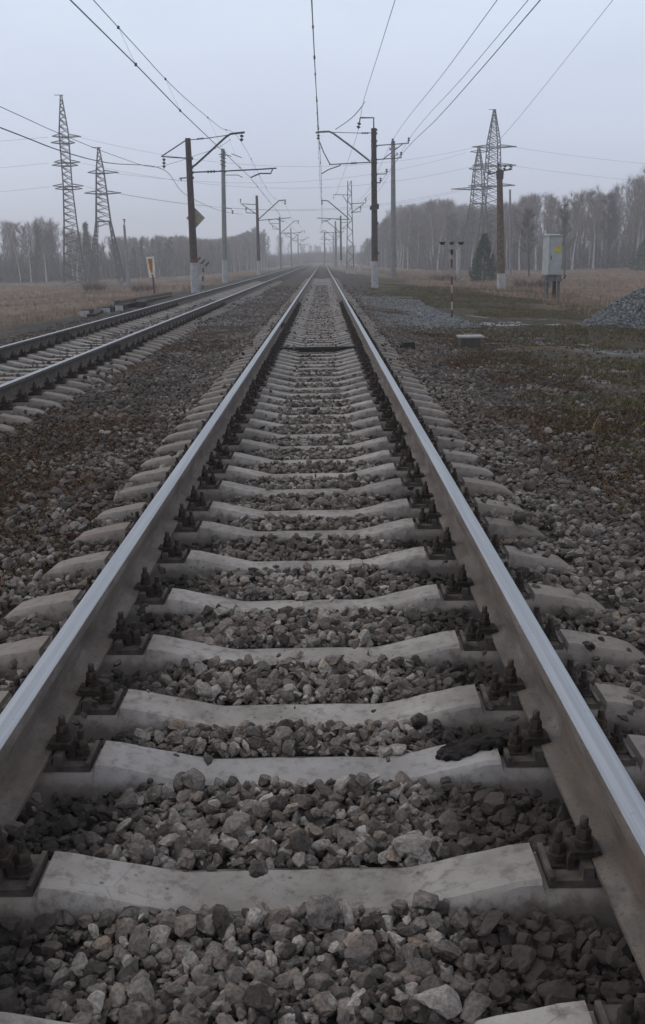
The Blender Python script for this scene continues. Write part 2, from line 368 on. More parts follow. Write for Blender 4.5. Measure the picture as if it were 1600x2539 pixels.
for k, xc in RAILX.items():
    b = (xc, 0, -.178); y0 = -3 if k.startswith('main') else 4
    ro = tag(link('rail', rail_mb(xc, y0, 700, 4).mesh('rail', [M['rside' if k.startswith('main') else 'rdark'], M['rtop']], b, True), b), RL[k], 'rail', 'running rails')
    if k in JOINT: fishplate(ro, b, xc, JOINT[k])

# ------------------------------------------------------------------ sleepers with their fastenings
ST = [(0, -.257, .088, .145), (.265, -.257, .088, .145), (.30, -.252, .088, .146), (.54, -.196, .084, .150), (.592, -.190, .083, .150), (.600, -.217, .087, .150), (.995, -.217, .087, .150), (1.003, -.190, .083, .150), (1.03, -.191, .083, .150), (1.20, -.222, .081, .146), (1.27, -.243, .076, .142), (1.345, -.300, .068, .138), (1.35, -.40, .10, .135)]
def sleeper_mesh(name, detail=True):
    st = ST if detail else [ST[i] for i in (0, 1, 3, 8, 9, 11, 12)]
    full = [(-a, b, c, d) for a, b, c, d in st[:0:-1]]+st
    vs = []; n = 8
    for x, zt, wt, wb in full:
        zb = -.42; ch = .010 if detail else .006
        zm = min(zt-ch, -.25) if zt > -.27 else zt-ch
        vs += [(x, -wb, zb), (x, -wt-.012, zm), (x, -wt, zt-ch), (x, -wt+ch, zt), (x, wt-ch, zt), (x, wt, zt-ch), (x, wt+.012, zm), (x, wb, zb)]
    fs = [(k*n+i, k*n+i+1, (k+1)*n+i+1, (k+1)*n+i) for k in range(len(full)-1) for i in range(n-1)]
    fs += [tuple(range(n)), tuple((len(full)-1)*n+i for i in range(n-1, -1, -1))]
    mb = MB(); mb.add(vs, fs)
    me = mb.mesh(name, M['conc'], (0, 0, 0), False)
    if detail:
        bm = bmesh.new(); bm.from_mesh(me)
        bmesh.ops.subdivide_edges(bm, edges=[e for e in bm.edges if abs((e.verts[0].co-e.verts[1].co).x) > .15], cuts=3)
        rr = random.Random(len(name))
        for v in bm.verts:
            if v.co.z > -.39: v.co += Vector((0, rr.uniform(-.0025, .0025), rr.uniform(-.0015, .0015)))
        bm.to_mesh(me); bm.free()
    me.polygons.foreach_set('use_smooth', [True]*len(me.polygons)); me.set_sharp_from_angle(angle=R(28))
    return me
def plate_mb(s):
    mb = MB(); xc = s*.7975
    mb.box((xc, 0, -.2065), (.375, .145, .019))
    for e in (-1, 1):
        for y in (-.045, .045): mb.box((xc+e*.0935, y, -.183), (.028, .052, .030), taper=.9)
        mb.box((xc+e*.181, 0, -.193), (.012, .145, .012))
    mb.box((xc, 0, -.188), (.150, .14, .017))
    return mb
def bolt_mb(x, y, z0, h):
    mb = MB()
    mb.box((x, y, z0+.004), (.058, .058, .008))
    mb.lathe([(.022, .008), (.022, .012), (.019, .014), (.023, .017), (.023, .021), (.018, .023), (.023, .026), (.022, .030), (.017, .031)], (x, y, z0), 10)
    mb.lathe([(.0185, .030), (.019, .033), (.019, .054), (.016, .058)], (x, y, z0), 6)
    mb.lathe([(.0105, .05), (.0105, h-.006), (.008, h-.003)], (x, y, z0), 8)
    return mb
def clamp_mb(xc, e):
    mb = MB(); x0 = xc+e*.062; x1 = xc+e*.135
    poly = [(e*.050, -.160), (e*.058, -.145), (e*.128, -.148), (e*.136, -.162), (e*.136, -.196), (e*.122, -.196), (e*.118, -.168), (e*.052, -.166)]
    mb.prism(poly, -.032, .032, (xc, 0, 0)); return mb
SLEEP_A = sleeper_mesh('sleeper'); SLEEP_B = sleeper_mesh('sleeper_plain', False)
FAST_PARTS = []
for s in (-1, 1):
    xc = s*.7975
    sub = [('clamp', clamp_mb(xc, e)) for e in (-1, 1)]
    sub += [('bolt', bolt_mb(xc+e*.098, 0, -.152, .088)) for e in (-1, 1)]+[('bolt', bolt_mb(xc+e*.150, 0, -.197, .090)) for e in (-1, 1)]
    FAST_PARTS.append((plate_mb(s).mesh('baseplate', M['plate']), [(nm, m_.mesh(nm, M['rust'], (0, 0, 0), True)) for nm, m_ in sub]))
FAST_MID = []
for s in (-1, 1):
    xc = s*.7975; mb = MB(); mb.box((xc, 0, -.2045), (.375, .15, .022))
    for e in (-1, 1):
        mb.box((xc+e*.098, 0, -.165), (.085, .068, .05)); mb.lathe([(.027, 0), (.027, .03), (.02, .035), (.02, .055), (.011, .056), (.010, .075)], (xc+e*.098, 0, -.150), 6)
        mb.lathe([(.030, 0), (.027, .03), (.02, .035), (.02, .055), (.011, .056), (.010, .078)], (xc+e*.150, 0, -.195), 6)
    FAST_MID.append(mb.mesh('rail_fastening', M['rust']))

SL = [1.68, 2.226, 2.807, 3.182, 3.703, 4.277, 4.902, 5.482, 5.951, 6.515, 7.059, 7.563]
SL = [a-.088 for a in SL]                       # the list holds far edges of the tops
rr = random.Random(5)
while SL[-1] < 82: SL.append(SL[-1]+.543+rr.uniform(-.04, .04))
SL = [1.08]+SL
SL2 = [7.6]
while SL2[-1] < 74: SL2.append(SL2[-1]+.543+rr.uniform(-.03, .03))
ORD = ['first', 'second', 'third', 'fourth', 'fifth', 'sixth', 'seventh', 'eighth', 'ninth', 'tenth', 'eleventh', 'twelfth', 'thirteenth', 'fourteenth', 'fifteenth', 'sixteenth']
LOOK = {1: 'concrete sleeper cut by the bottom edge of the photo', 2: 'pale wide concrete sleeper with two stones on it, nearest whole one',
        3: 'concrete sleeper half hidden by a dark clod at its right end', 4: 'concrete sleeper just behind the one with the dark clod, unusually close to it',
        5: 'pale concrete sleeper with two small stones on its middle'}
def add_sleeper(x, y, i, main):
    near = main and y < 7.8
    if main and i in LOOK: lab = LOOK[i]
    elif main and i == 0: lab = 'concrete sleeper below the camera, under the near gravel'
    elif main and i <= 15: lab = '%s concrete sleeper of the near track, counted from the camera' % ORD[i-1]
    elif main: lab = 'weathered concrete sleeper in the farther stretch of the near track'
    else: lab = 'weathered concrete sleeper under the second track on the left'
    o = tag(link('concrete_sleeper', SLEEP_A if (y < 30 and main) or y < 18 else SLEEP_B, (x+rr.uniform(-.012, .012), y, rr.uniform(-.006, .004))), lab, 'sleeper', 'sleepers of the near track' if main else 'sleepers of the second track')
    o.rotation_euler = (0, 0, rr.uniform(-.006, .006))
    if near:
        for pm, subs in FAST_PARTS:
            p = link('baseplate', pm, (0, 0, 0), o)
            for nm, sm in subs:
                q = link(nm, sm, (0, 0, 0), p)
                if nm == 'bolt': q.location = (rr.uniform(-.004, .004), rr.uniform(-.012, .012), rr.uniform(-.004, .002))
    elif y < 34:
        for fm in FAST_MID: link('rail_fastening', fm, (0, 0, 0), o)
    return o
for i, y in enumerate(SL): add_sleeper(0, y, i, True)
for i, y in enumerate(SL2): add_sleeper(-4.1, y, i, False)
mb = MB()
for xc, y0 in ((0, SL[-1]+.543), (-4.1, SL2[-1]+.543)):
    y = y0
    while y < 240:
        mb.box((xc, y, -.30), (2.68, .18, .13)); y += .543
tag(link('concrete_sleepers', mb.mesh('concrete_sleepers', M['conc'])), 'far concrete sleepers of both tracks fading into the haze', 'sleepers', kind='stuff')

# ------------------------------------------------------------------ crushed stone
def ico(sub):
    bm = bmesh.new(); bmesh.ops.create_icosphere(bm, subdivisions=sub, radius=1)
    V = np.array([v.co[:] for v in bm.verts]); T = np.array([[v.index for v in f.verts] for f in bm.faces]); bm.free(); return V, T
def rocks(sub, n, seed, planes=9):
    g = np.random.default_rng(seed); V0, T = ico(sub); out = []
    for _ in range(n):
        V = V0.copy()
        for _ in range(planes):
            d = g.normal(size=3); d /= np.linalg.norm(d); k = g.uniform(.42, .78)
            V -= np.maximum(0, V@d-k)[:, None]*d
        V *= np.array([1, g.uniform(.62, .95), g.uniform(.42, .8)])
        V += g.normal(size=V.shape)*.02
        V /= np.abs(V).max(); out.append(V)
    return np.array(out), T
def rots(n, g, flat=.6):
    a = g.uniform(0, 2*np.pi, n); b = g.normal(0, flat, n); c = g.normal(0, flat, n)
    z, o = np.zeros(n), np.ones(n)
    Rz = np.stack([np.cos(a), -np.sin(a), z, np.sin(a), np.cos(a), z, z, z, o], 1).reshape(-1, 3, 3)
    Ry = np.stack([np.cos(b), z, np.sin(b), z, o, z, -np.sin(b), z, np.cos(b)], 1).reshape(-1, 3, 3)
    Rx = np.stack([o, z, z, z, np.cos(c), -np.sin(c), z, np.sin(c), np.cos(c)], 1).reshape(-1, 3, 3)
    return Ry@Rx@Rz
def scatter(P, rad, lib, T, g, flat=.6):
    n = len(P); idx = g.integers(0, len(lib), n); base = lib[idx]*rad[:, None, None]
    V = np.einsum('nij,nkj->nki', rots(n, g, flat), base)+P[:, None, :]
    k = lib.shape[1]
    return V.reshape(-1, 3), (T[None]+np.arange(n)[:, None, None]*k).reshape(-1, 3)
class Acc:
    def __init__(self): self.V = []; self.T = []; self.n = 0
    def add(self, V, T): self.V.append(V); self.T.append(T+self.n); self.n += len(V)
    def out(self): return np.concatenate(self.V), np.concatenate(self.T)
LIB2, T2 = rocks(3, 26, 1, 11); LIB1, T1 = rocks(2, 24, 2, 9); LIB0, T0 = rocks(1, 24, 3, 6)
SLA = np.array(SL); SL2A = np.array(SL2)
def grid(x0, x1, y0, y1, s, g):
    nx_, ny_ = max(1, int((x1-x0)/s)), max(1, int((y1-y0)/s))
    a, b = np.meshgrid(np.arange(nx_), np.arange(ny_)); a = a.ravel(); b = b.ravel()
    return x0+(a+g.uniform(0, 1, len(a)))*(x1-x0)/nx_, y0+(b+g.uniform(0, 1, len(a)))*(y1-y0)/ny_
def nearest(y, arr):
    i = np.clip(np.searchsorted(arr, y), 1, len(arr)-1); return np.minimum(abs(y-arr[i-1]), abs(y-arr[i]))
def stones(acc, x0, x1, y0, y1, s, rad, lib, T, g, layer=0.0, keep=1.0, clear=True):
    x, y = grid(x0, x1, y0, y1, s, g)
    r = rad*np.exp(g.normal(0, .30, len(x))); r = np.clip(r, rad*.45, rad*1.5)
    ok = (abs(x-CX) < .40*y+1.3) & (g.uniform(0, 1, len(x)) < keep)
    z = gz(x, y)
    # main and second track: keep the tops of sleepers and the rails clear
    for xc, arr in ((0.0, SLA), (-4.1, SL2A)):
        on = abs(x-xc) < 1.36+.3*r
        d = nearest(y, arr); lx = abs(x-xc)
        top = .089+.32*r+np.where(lx > .45, .012, 0)
        stray = g.uniform(0, 1, len(x)) < np.where(y < 9, .004, np.where((y > 15.5) & (x > -1.4), .035, .010))
        stray |= on & (lx > 1.02) & (g.uniform(0, 1, len(x)) < np.clip((vnoise(np.sign(x-xc)*7+xc, y, .9, 41)-.55)*2.2, 0, .75)*np.clip((lx-1.02)*4, 0, 1))
        ok &= ~(on & (d < top) & ~stray)
        ok &= ~(abs(lx-.7975) < .085+.6*r) | (d > .16) & (abs(lx-.7975) < .12) & (g.uniform(0, 1, len(x)) < .8) 
        onp = (abs(lx-.7975) < .20) & (d < .10+.6*r); okp = (abs(lx-.7975) > .165) & (r < .026) & (g.uniform(0, 1, len(x)) < .13)
        ok &= ~(onp & ~okp); ok |= onp & okp & (abs(x-CX) < .40*y+1.3)
        z = np.where(onp, -.200, z)
        lift = np.where(on & (d < top), np.where(lx > .9, .095, np.where(lx > .36, .12, .06)), 0)
        z = z+lift*np.where(on, 1, 0)+np.where(on & (d < .17) & ~(d < top), .012, 0)
        railz = abs(lx-.7975) < .10
        z = np.where(railz & on, np.minimum(z, -.30), z)
    z = z+layer+g.normal(0, .011, len(x))+.30*r
    P = np.stack([x, y, z], 1)[ok]; V, T_ = scatter(P, r[ok], lib, T, g); acc.add(V, T_)
acc = Acc(); g = np.random.default_rng(21)
# between the near rails
stones(acc, -.76, .76, .7, 4.4, .025, .018, LIB2, T2, g, .010)
stones(acc, -.76, .76, .7, 4.4, .036, .024, LIB2, T2, g, .022, .9)
stones(acc, -.76, .76, .7, 4.4, .080, .033, LIB2, T2, g, .026, .6)
stones(acc, -.76, .76, .7, 4.4, .022, .011, LIB0, T0, g, .012)
stones(acc, -.76, .76, 4.4, 11, .029, .020, LIB1, T1, g, .004)
stones(acc, -.76, .76, 4.4, 11, .050, .026, LIB1, T1, g, .012, .6)
stones(acc, -.76, .76, 11, 16, .042, .024, LIB0, T0, g, -.006)
stones(acc, -.76, .76, 16, 36, .046, .024, LIB0, T0, g, -.014)
stones(acc, -.76, .76, 36, 60, .08, .030, LIB0, T0, g, -.012)
# shoulders of the near track
for a, b in ((-1.9, -.78), (.78, 1.9)):
    stones(acc, a, b, 1.2, 8, .030, .021, LIB1, T1, g, .010)
    stones(acc, a, b, 1.2, 8, .075, .032, LIB1, T1, g, .022, .6)
    stones(acc, a, b, 8, 34, .042, .025, LIB0, T0, g, .010)
stones(acc, -2.75, -1.9, 3.5, 10, .038, .024, LIB1, T1, g, .006, .8)
stones(acc, -2.75, -1.9, 10, 36, .052, .029, LIB0, T0, g, .006, .8)
stones(acc, 1.9, 3.0, 3.5, 9, .036, .022, LIB1, T1, g, .004, .62)
stones(acc, 1.9, 3.0, 3.5, 9, .12, .036, LIB1, T1, g, .008, .6)
stones(acc, 1.9, 3.2, 9, 34, .055, .025, LIB0, T0, g, .0, .6)
stones(acc, 3.0, 5.0, 7, 26, .10, .024, LIB0, T0, g, .004, .4)
stones(acc, -5.65, -2.7, 6.5, 40, .050, .027, LIB0, T0, g, .002)
stones(acc, -7.4, -5.65, 13, 40, .075, .030, LIB0, T0, g, .006, .7)
for a, b in ((-2.8, -.8), (.8, 2.6)): stones(acc, a, b, 34, 60, .10, .038, LIB0, T0, g, .006, .7)
V, T = acc.out()
tag(link('ballast_gravel', npmesh('ballast_gravel', V, T, M['stone'])), 'grey and brown crushed stone filling the tracks around the sleepers', 'gravel', kind='stuff')
# fresh bluish gravel spread to the right of the track
acc = Acc()
def fresh(x0, x1, y0, y1, s, keep):
    x, y = grid(x0, x1, y0, y1, s, g); m = (vnoise(x, y, .5, 9)+.3*vnoise(x, y, 1.7, 4) > .48) & (g.uniform(0, 1, len(x)) < keep)
    x, y = x[m], y[m]; r = .034*np.exp(g.normal(0, .25, len(x)))
    V, T = scatter(np.stack([x, y, gz(x, y)+.02], 1), r, LIB0, T0, g); acc.add(V, T)
fresh(1.5, 3.9, 24, 44, .065, .9); fresh(-2.9, -1.5, 24, 44, .08, .7); fresh(4.2, 9.0, 18.6, 20.6, .09, .6)
V, T = acc.out()
tag(link('fresh_gravel', npmesh('fresh_gravel', V, T, M['blue'])), 'patches of bluish fresh crushed stone beside the tracks', 'gravel', kind='stuff')

# single stones lying on the sleepers
def put_stone(u, v, z, r, seed, lab, mat='stone', sq=(1, 1, 1)):
    p = onZ(u, v, z); L, T_ = rocks(3, 1, seed, 12); V = L[0]*r*np.array(sq)
    V[:, 2] -= V[:, 2].min()
    return tag(link('loose_stone', npmesh('loose_stone', V, T_, M[mat]), (p[0], p[1], z-.004)), lab, 'stone', 'stones lying on sleepers')
put_stone(1010, 2120, -.254, .062, 101, 'large pale stone resting on the far edge of the nearest whole sleeper')
put_stone(1046, 2128, -.254, .038, 102, 'small angular stone beside the large one on the nearest whole sleeper')
put_stone(955, 1868, -.254, .040, 103, 'brownish stone at the rim of the sleeper with the dark clod')
put_stone(990, 1866, -.254, .034, 104, 'stone right beside the brownish one at the rim of the sleeper with the clod')
put_stone(737, 1630, -.256, .034, 105, 'stone on the near edge of the pale sleeper, middle of the track')
put_stone(706, 1600, -.256, .030, 106, 'flat dark stone on the far edge of the pale sleeper, middle of the track')
put_stone(752, 1486, -.256, .040, 107, 'single stone lying alone on a sleeper farther up the track, midway between the rails')
put_stone(1090, 2515, -.254, .055, 108, 'pointed pale stone at the edge of the lowest sleeper in the picture')
p = onZ(1215, 1852, -.20); L, T_ = rocks(4, 1, 55, 5); V = L[0]*np.array([.17, .075, .05])*1.0
V += (np.random.default_rng(3).normal(size=V.shape))*.005
tag(link('dirt_clod', npmesh('dirt_clod', V, T_, M['clod'], True), (p[0], p[1], -.195)), 'dark oily clod of dirt over the right end of a near sleeper', 'clod').rotation_euler = (0, -.14, .12)

# dark beam across the track and block beside it
ymid = onZ(765, 868, -.23)[1]
mb = MB(); mb.box((-.03, ymid, -.235), (1.36, .20, .10)); mb.box((-.03, ymid, -.183), (1.30, .16, .008))
solo('wooden_beam', mb, M['tar'], (-.03, ymid, -.28), 'black tarred beam lying across the near track between the rails', 'beam', smooth=False, kind='thing')
p = onZ(1012, 868, -.30); mb = MB(); mb.box((p[0], p[1], p[2]+.06), (.22, .26, .16), .1, taper=.9); mb.box((p[0]-.55, p[1]+.05, p[2]+.045), (.9, .10, .06), .03)
solo('cable_box', mb, M['tar'], (p[0], p[1], p[2]-.05), 'dark iron box with a flat arm just outside the right rail', 'box', smooth=False)

# ------------------------------------------------------------------ poles and overhead line
WH = []
def insul(mb, a, b, n=3, r=.11):                       # a string of discs between two points
    a = np.array(a, float); b = np.array(b, float); L = np.linalg.norm(b-a); ax = (b-a)/L
    mb.tube([a, b], .018, 6)
    for k in range(n):
        c = a+ax*L*(k+.6)/(n+.2); h = L/(n+.2)*.42
        mb.lathe([(.03, -h), (r, -h*.25), (r*.9, h*.1), (.035, h*.9)], c, 10, axis=ax)
def ins(th, lst, parent=None):
    for a, b, n, r in lst:
        mb = MB(); insul(mb, a, b, n, r); th.part('insulator', mb, M['glass'], parent)
def bands(th, lst, r, h=.06):
    for q in lst:
        mb = MB(); mb.tube([q-[0, 0, h], q+[0, 0, h]], r, 12); th.part('clamp_band', mb, M['steel'])
def shaft(th, base, top, r0, r1, mat, white=None, band=None, n=14):
    base = np.array(base, float); top = np.array(top, float)
    low = base-(top-base)/np.linalg.norm(top-base)*.4
    L = np.linalg.norm(top-base); ax = (top-base)/L
    h0 = (white or 0); rad = lambda h: r0+(r1-r0)*h/L
    mb = MB(); hs = np.linspace(h0, L, 7); mb.tube([base+ax*h for h in hs], [rad(h) for h in hs], n); th.part('pole_shaft', mb, mat)
    if white:
        mb = MB(); hh = white-(band or 0); mb.tube([low, base, base+ax*hh*.5, base+ax*hh], [rad(0)+.006, rad(0)+.006, rad(hh*.5)+.006, rad(hh)+.006], n); th.part('painted_base', mb, M['white'])
        if band:
            mb = MB(); mb.tube([base+ax*(hh), base+ax*white], [rad(hh)+.007, rad(white)+.007], n); th.part('painted_band', mb, M['redband'])
def tubes(th, name, lst, mat, r=.03, parent=None):
    mb = MB()
    for pts in lst: mb.tube(pts, r, 7)
    return th.part(name, mb, mat, parent)

# left mast
Y1 = 57.0; A = lambda u, v: at(u, v, Y1)
b = A(485, 722); tp = A(467, 345); b[2] = gzs(b[0], Y1)
t1 = Thing('catenary_mast', b, 'dark brown concrete mast with white foot and red band, beside the second track', 'mast', 'catenary masts')
shaft(t1, b, A(466, 343), .23, .15, M['pole_brown'], 1.85, .22)
brk = tubes(t1, 'cantilever_arm', [[A(477, 414), A(486, 408), A(560, 340), A(572, 332), A(607, 328)]], M['steel'], .055)
tubes(t1, 'stay_rod', [[A(469, 347), A(512, 343), A(566, 335)]], M['steel'], .022)
tubes(t1, 'registration_arm', [[A(468, 427), A(480, 427), A(560, 424), A(640, 420), A(686, 417)], [A(622, 440), A(645, 430), A(672, 430), A(676, 420)]], M['steel'], .036)
ins(t1, [(A(512, 426), A(536, 425), 3, .085), (A(600, 332), A(599, 352), 2, .12), (A(488, 345), A(506, 343), 3, .06)])
tubes(t1, 'feeder_bracket', [[A(400, 388), A(473, 393)], [A(402, 387), A(464, 346)], [A(445, 442), A(476, 440)], [A(449, 443), A(450, 449)]], M['steel'], .032)
ins(t1, [(A(407, 391), A(407, 418), 3, .10)])
bands(t1, [A(468+(v-345)*.045, v) for v in (393, 415, 428, 441)], .20)
q = A(484, 540); mb = MB(); s_ = .52
mb.prism([(0, -s_), (s_, 0), (0, s_), (-s_, 0)], -.012, .012, (q[0]+.0, Y1+.24, q[2])); t1.part('diamond_sign', mb, M['diamond'], smooth=False)

# right mast
Y2 = 62.0; A = lambda u, v: at(u, v, Y2)
b = A(930, 703); b[2] = gzs(b[0], Y2)
t2 = Thing('catenary_mast', b, 'dark brown mast with white foot standing right of the near track', 'mast', 'catenary masts')
shaft(t2, b, A(927, 318), .21, .15, M['pole_brown'], 1.72, .18)
tubes(t2, 'outrigger', [[A(927, 330), A(927, 292), A(893, 292), A(892, 302)]], M['steel'], .045)
ins(t2, [(A(892, 302), A(888, 320), 2, .13)])
tubes(t2, 'cantilever_arm', [[A(783, 329), A(794, 327), A(816, 326), A(826, 330), A(880, 370), A(918, 400)]], M['galv'], .055)
tubes(t2, 'stay_rod', [[A(894, 330), A(925, 329)], [A(826, 328), A(894, 330)]], M['galv'], .02)
tubes(t2, 'registration_arm', [[A(816, 408), A(850, 406), A(925, 402)], [A(797, 431), A(816, 420), A(842, 411), A(846, 406)], [A(793, 352), A(803, 378), A(819, 408)]], M['steel'], .03)
ins(t2, [(A(870, 405), A(886, 404), 3, .08), (A(790, 333), A(789, 347), 2, .11), (A(896, 330), A(915, 330), 3, .06)])
tubes(t2, 'line_bracket', [[A(930, 361), A(1014, 355)], [A(930, 396), A(996, 391)], [A(951, 394), A(1000, 356)], [A(1013, 355), A(1014, 349)], [A(995, 391), A(995, 386)], [A(974, 358), A(974, 352)]], M['galv'], .03)
tubes(t2, 'line_bracket', [[A(930, 432), A(958, 431), A(959, 427)]], M['galv'], .03)
tubes(t2, 'line_bracket', [[A(930, 454), A(943, 452), A(944, 448)]], M['galv'], .03)
ins(t2, [(A(u, v+4), A(u, v-6), 2, .085) for u, v in ((1014, 346), (995, 382), (974, 349), (959, 424), (944, 446))])
bands(t2, [A(928, v) for v in (322, 331, 350, 363, 396, 404, 433, 454)], .19, .05)
for q, z_ in ((A(928, 517)+[-.05, -.2, 0], (.42, .14, .22)), (A(936, 512)+[0, -.1, 0], (.16, .12, .3)), (A(935, 554)+[0, -.1, 0], (.14, .1, .14)), (A(937, 628)+[0, -.1, 0], (.16, .1, .14))):
    mb = MB(); mb.box(q, z_, .2, .2 if z_[0] > .3 else 0); t2.part('fuse_box', mb, M['steel'], smooth=False)

# plain grey poles
def plain_pole(u0, v0, u1, v1, Yp, r0, r1, label, white=None, mat='pole_grey', extra=None, group=None):
    b = at(u0, v0, Yp); b[2] = gzs(b[0], Yp)
    t = Thing('utility_pole', b, label, 'pole', group); shaft(t, b, at(u1, v1, Yp), r0, r1, M[mat], white)
    if extra: extra(t, lambda u, v: at(u, v, Yp))
    return t
def ex_mid(t, A):
    tubes(t, 'crossarm', [[A(543, 384), A(556, 378)], [A(553, 380), A(574, 388)], [A(574, 381), A(600, 391)], [A(553, 374), A(562, 378)]], M['steel'], .03)
    tubes(t, 'hook_arm', [[A(555, 516), A(574, 517), A(577, 526)], [A(558, 434), A(590, 434), A(602, 440)]], M['galv'], .03)
    ins(t, [(A(577, 521), A(577, 531), 2, .1)])
    for v in (384, 391, 400, 410, 425): mb = MB(); mb.box(A(553.5, v), (.5, .44, .05), 0, .3); t.part('step_iron', mb, M['steel'], smooth=False)
plain_pole(558, 692, 553, 369, 88, .24, .15, 'pale grey pole with hooked arms, right behind the brown mast on the left', 1.9, 'pole_grey', ex_mid)
def ex_r(t, A):
    tubes(t, 'crossarm', [[A(966, 372), A(984, 366)], [A(968, 388), A(986, 384)]], M['steel'], .03)
    ins(t, [(A(975, 352), A(975, 344), 2, .1), (A(968, 372), A(968, 366), 2, .1), (A(985, 384), A(985, 378), 2, .1)])
plain_pole(976, 674, 975, 350, 84, .24, .16, 'tall plain grey pole just right of the dark brown mast', None, 'pole_grey', ex_r)
def ex_s(t, A):
    tubes(t, 'hook_arm', [[A(308, 560), A(309, 543), A(304, 545)]], M['steel'], .05)
    ins(t, [(A(309, 552), A(309, 543), 2, .14)])
plain_pole(320, 692, 308, 558, 118, .20, .13, 'slim grey pole in the field to the right of the pylons', None, 'pole_grey', ex_s)
plain_pole(1266, 700, 1265, 470, 120, .16, .11, 'thin pale pole behind the brown timber pole', None, 'pole_grey')
plain_pole(1137, 690, 1137, 606, 100, .22, .2, 'short pale post left of the small pine', None, 'white')

# brown timber pole
Y4 = 60.0; A = lambda u, v: at(u, v, Y4); b = A(1243, 729); b[2] = gzs(b[0], Y4)
t4 = Thing('utility_pole', b, 'brown timber pole with white foot left of the grey cabinet', 'pole')
shaft(t4, b, A(1239, 420), .25, .155, M['wood'], 1.0)
tubes(t4, 'crossarm', [[A(1222, 430), A(1240, 424), A(1267, 420)], [A(1212, 432), A(1222, 430)]], M['steel'], .04)
ins(t4, [(A(1212, 434), A(1214, 424), 2, .1), (A(1250, 422), A(1254, 408), 2, .1), (A(1266, 422), A(1268, 410), 2, .12), (A(1236, 424), A(1238, 402), 2, .08)])
tubes(t4, 'guy_strut', [[A(1228, 590), A(1216, 640)]], M['palewhite'], .035)
q = A(1240, 432); mb = MB(); mb.tube([q-[0, 0, .28], q+[0, 0, .18]], [.20, .22], 12); t4.part('clamp_band', mb, M['steel'])

# farther masts along both tracks
def far_mast(side, Yp, top_h, label, lattice=False, mat='pole_brown', white=1.7):
    s = 1 if side == 'r' else -1; xt = 0.0 if s > 0 else -4.1
    x = xt+s*3.4; b = np.array([x, Yp, gzs(x, Yp)])
    t = Thing('catenary_mast', b, label, 'mast', 'catenary masts')
    H = top_h
    P = lambda dx, z: np.array([x+s*dx, Yp, z])
    if lattice:
        mb = MB(); w0, w1 = .42, .20; k = 15; b0 = b[2]+.5
        lv = np.linspace(b0, H, k)
        wd = lambda z: w0+(w1-w0)*(z-b0)/(H-b0)
        for a in (-1, 1):
            for c in (-1, 1): mb.tube([(x+a*wd(z), Yp+c*wd(z), z) for z in (b0, H)], .045, 5)
        for i in range(k-1):
            za, zb = lv[i], lv[i+1]; q = 1 if i % 2 else -1
            for c in (-1, 1):
                mb.tube([(x-q*wd(za), Yp+c*wd(za), za), (x+q*wd(zb), Yp+c*wd(zb), zb)], .035, 4)
                mb.tube([(x+c*wd(za), Yp-q*wd(za), za), (x+c*wd(zb), Yp+q*wd(zb), zb)], .035, 4)
        t.part('lattice_shaft', mb, M['pylon'])
        mb = MB(); mb.box((x, Yp, b[2]+.2), (1.0, 1.0, .9)); t.part('painted_base', mb, M['white'], smooth=False)
    else: shaft(t, b, (x, Yp, H), .22, .15, M[mat], white)
    if lattice:
        tubes(t, 'outrigger', [[P(.1, 8.6), P(-1.9, 8.7), P(-1.95, 8.2)], [P(-.2, 7.6), P(-.8, 8.55)]], M['galv'], .04)
    tubes(t, 'cantilever_arm', [[P(-.1, 5.9), P(-2.6, 8.0), P(-3.4, 8.05)]] , M['steel'], .06)
    tubes(t, 'registration_arm', [[P(0, 5.8), P(-3.9, 6.05)], [P(-3.1, 5.6), P(-2.3, 5.9)]], M['steel'], .045)
    tubes(t, 'line_bracket', [[P(.1, 7.6), P(1.9, 7.7), P(1.9, 8.0)], [P(.2, 6.6), P(1.7, 7.6)]], M['steel'], .045)
    tubes(t, 'line_bracket', [[P(.1, 6.6), P(1.3, 6.7), P(1.3, 7.0)]], M['steel'], .045)
    ins(t, [(P(-3.3, 8.0), P(-3.3, 7.5), 2, .13), (P(1.9, 7.9), P(1.9, 8.3), 2, .11), (P(1.3, 6.9), P(1.3, 7.3), 2, .11), (P(-1.2, 5.86), P(-1.7, 5.9), 3, .1)])
    return t
far_mast('r', 124, 10.2, 'grey lattice steel mast on a white block, right of the near track', True)
far_mast('r', 186, 8.8, 'concrete mast right of the near track, next beyond the lattice one', False, 'pole_brown', 1.5)
far_mast('r', 250, 8.8, 'hazy concrete mast far along the near track on its right', False, 'pole_grey', None)
far_mast('r', 320, 9, 'faintest mast right of the near track where the rails meet', False, 'pole_grey', None)
far_mast('l', 122, 8.6, 'dark mast with white foot left of the second track, next past the brown one', False, 'pole_brown', 1.7)
far_mast('l', 186, 8.8, 'pale mast left of the second track, next past the dark one', False, 'pole_grey', None)
far_mast('l', 250, 8.8, 'hazy mast far along the second track on its left', False, 'pole_grey', None)
far_mast('l', 320, 8.8, 'faintest mast of the second track where the rails meet', False, 'pole_grey', None)
for u, v0, v1, Yp, lab in ((832, 666, 548, 210, 'short far pole seen left of the lattice mast, with a dark lower half'), (805, 660, 575, 260, 'far thin pole above the vanishing point of the rails')):
    plain_pole(u, v0, u, v1, Yp, .2, .15, lab, None, 'pole_grey')

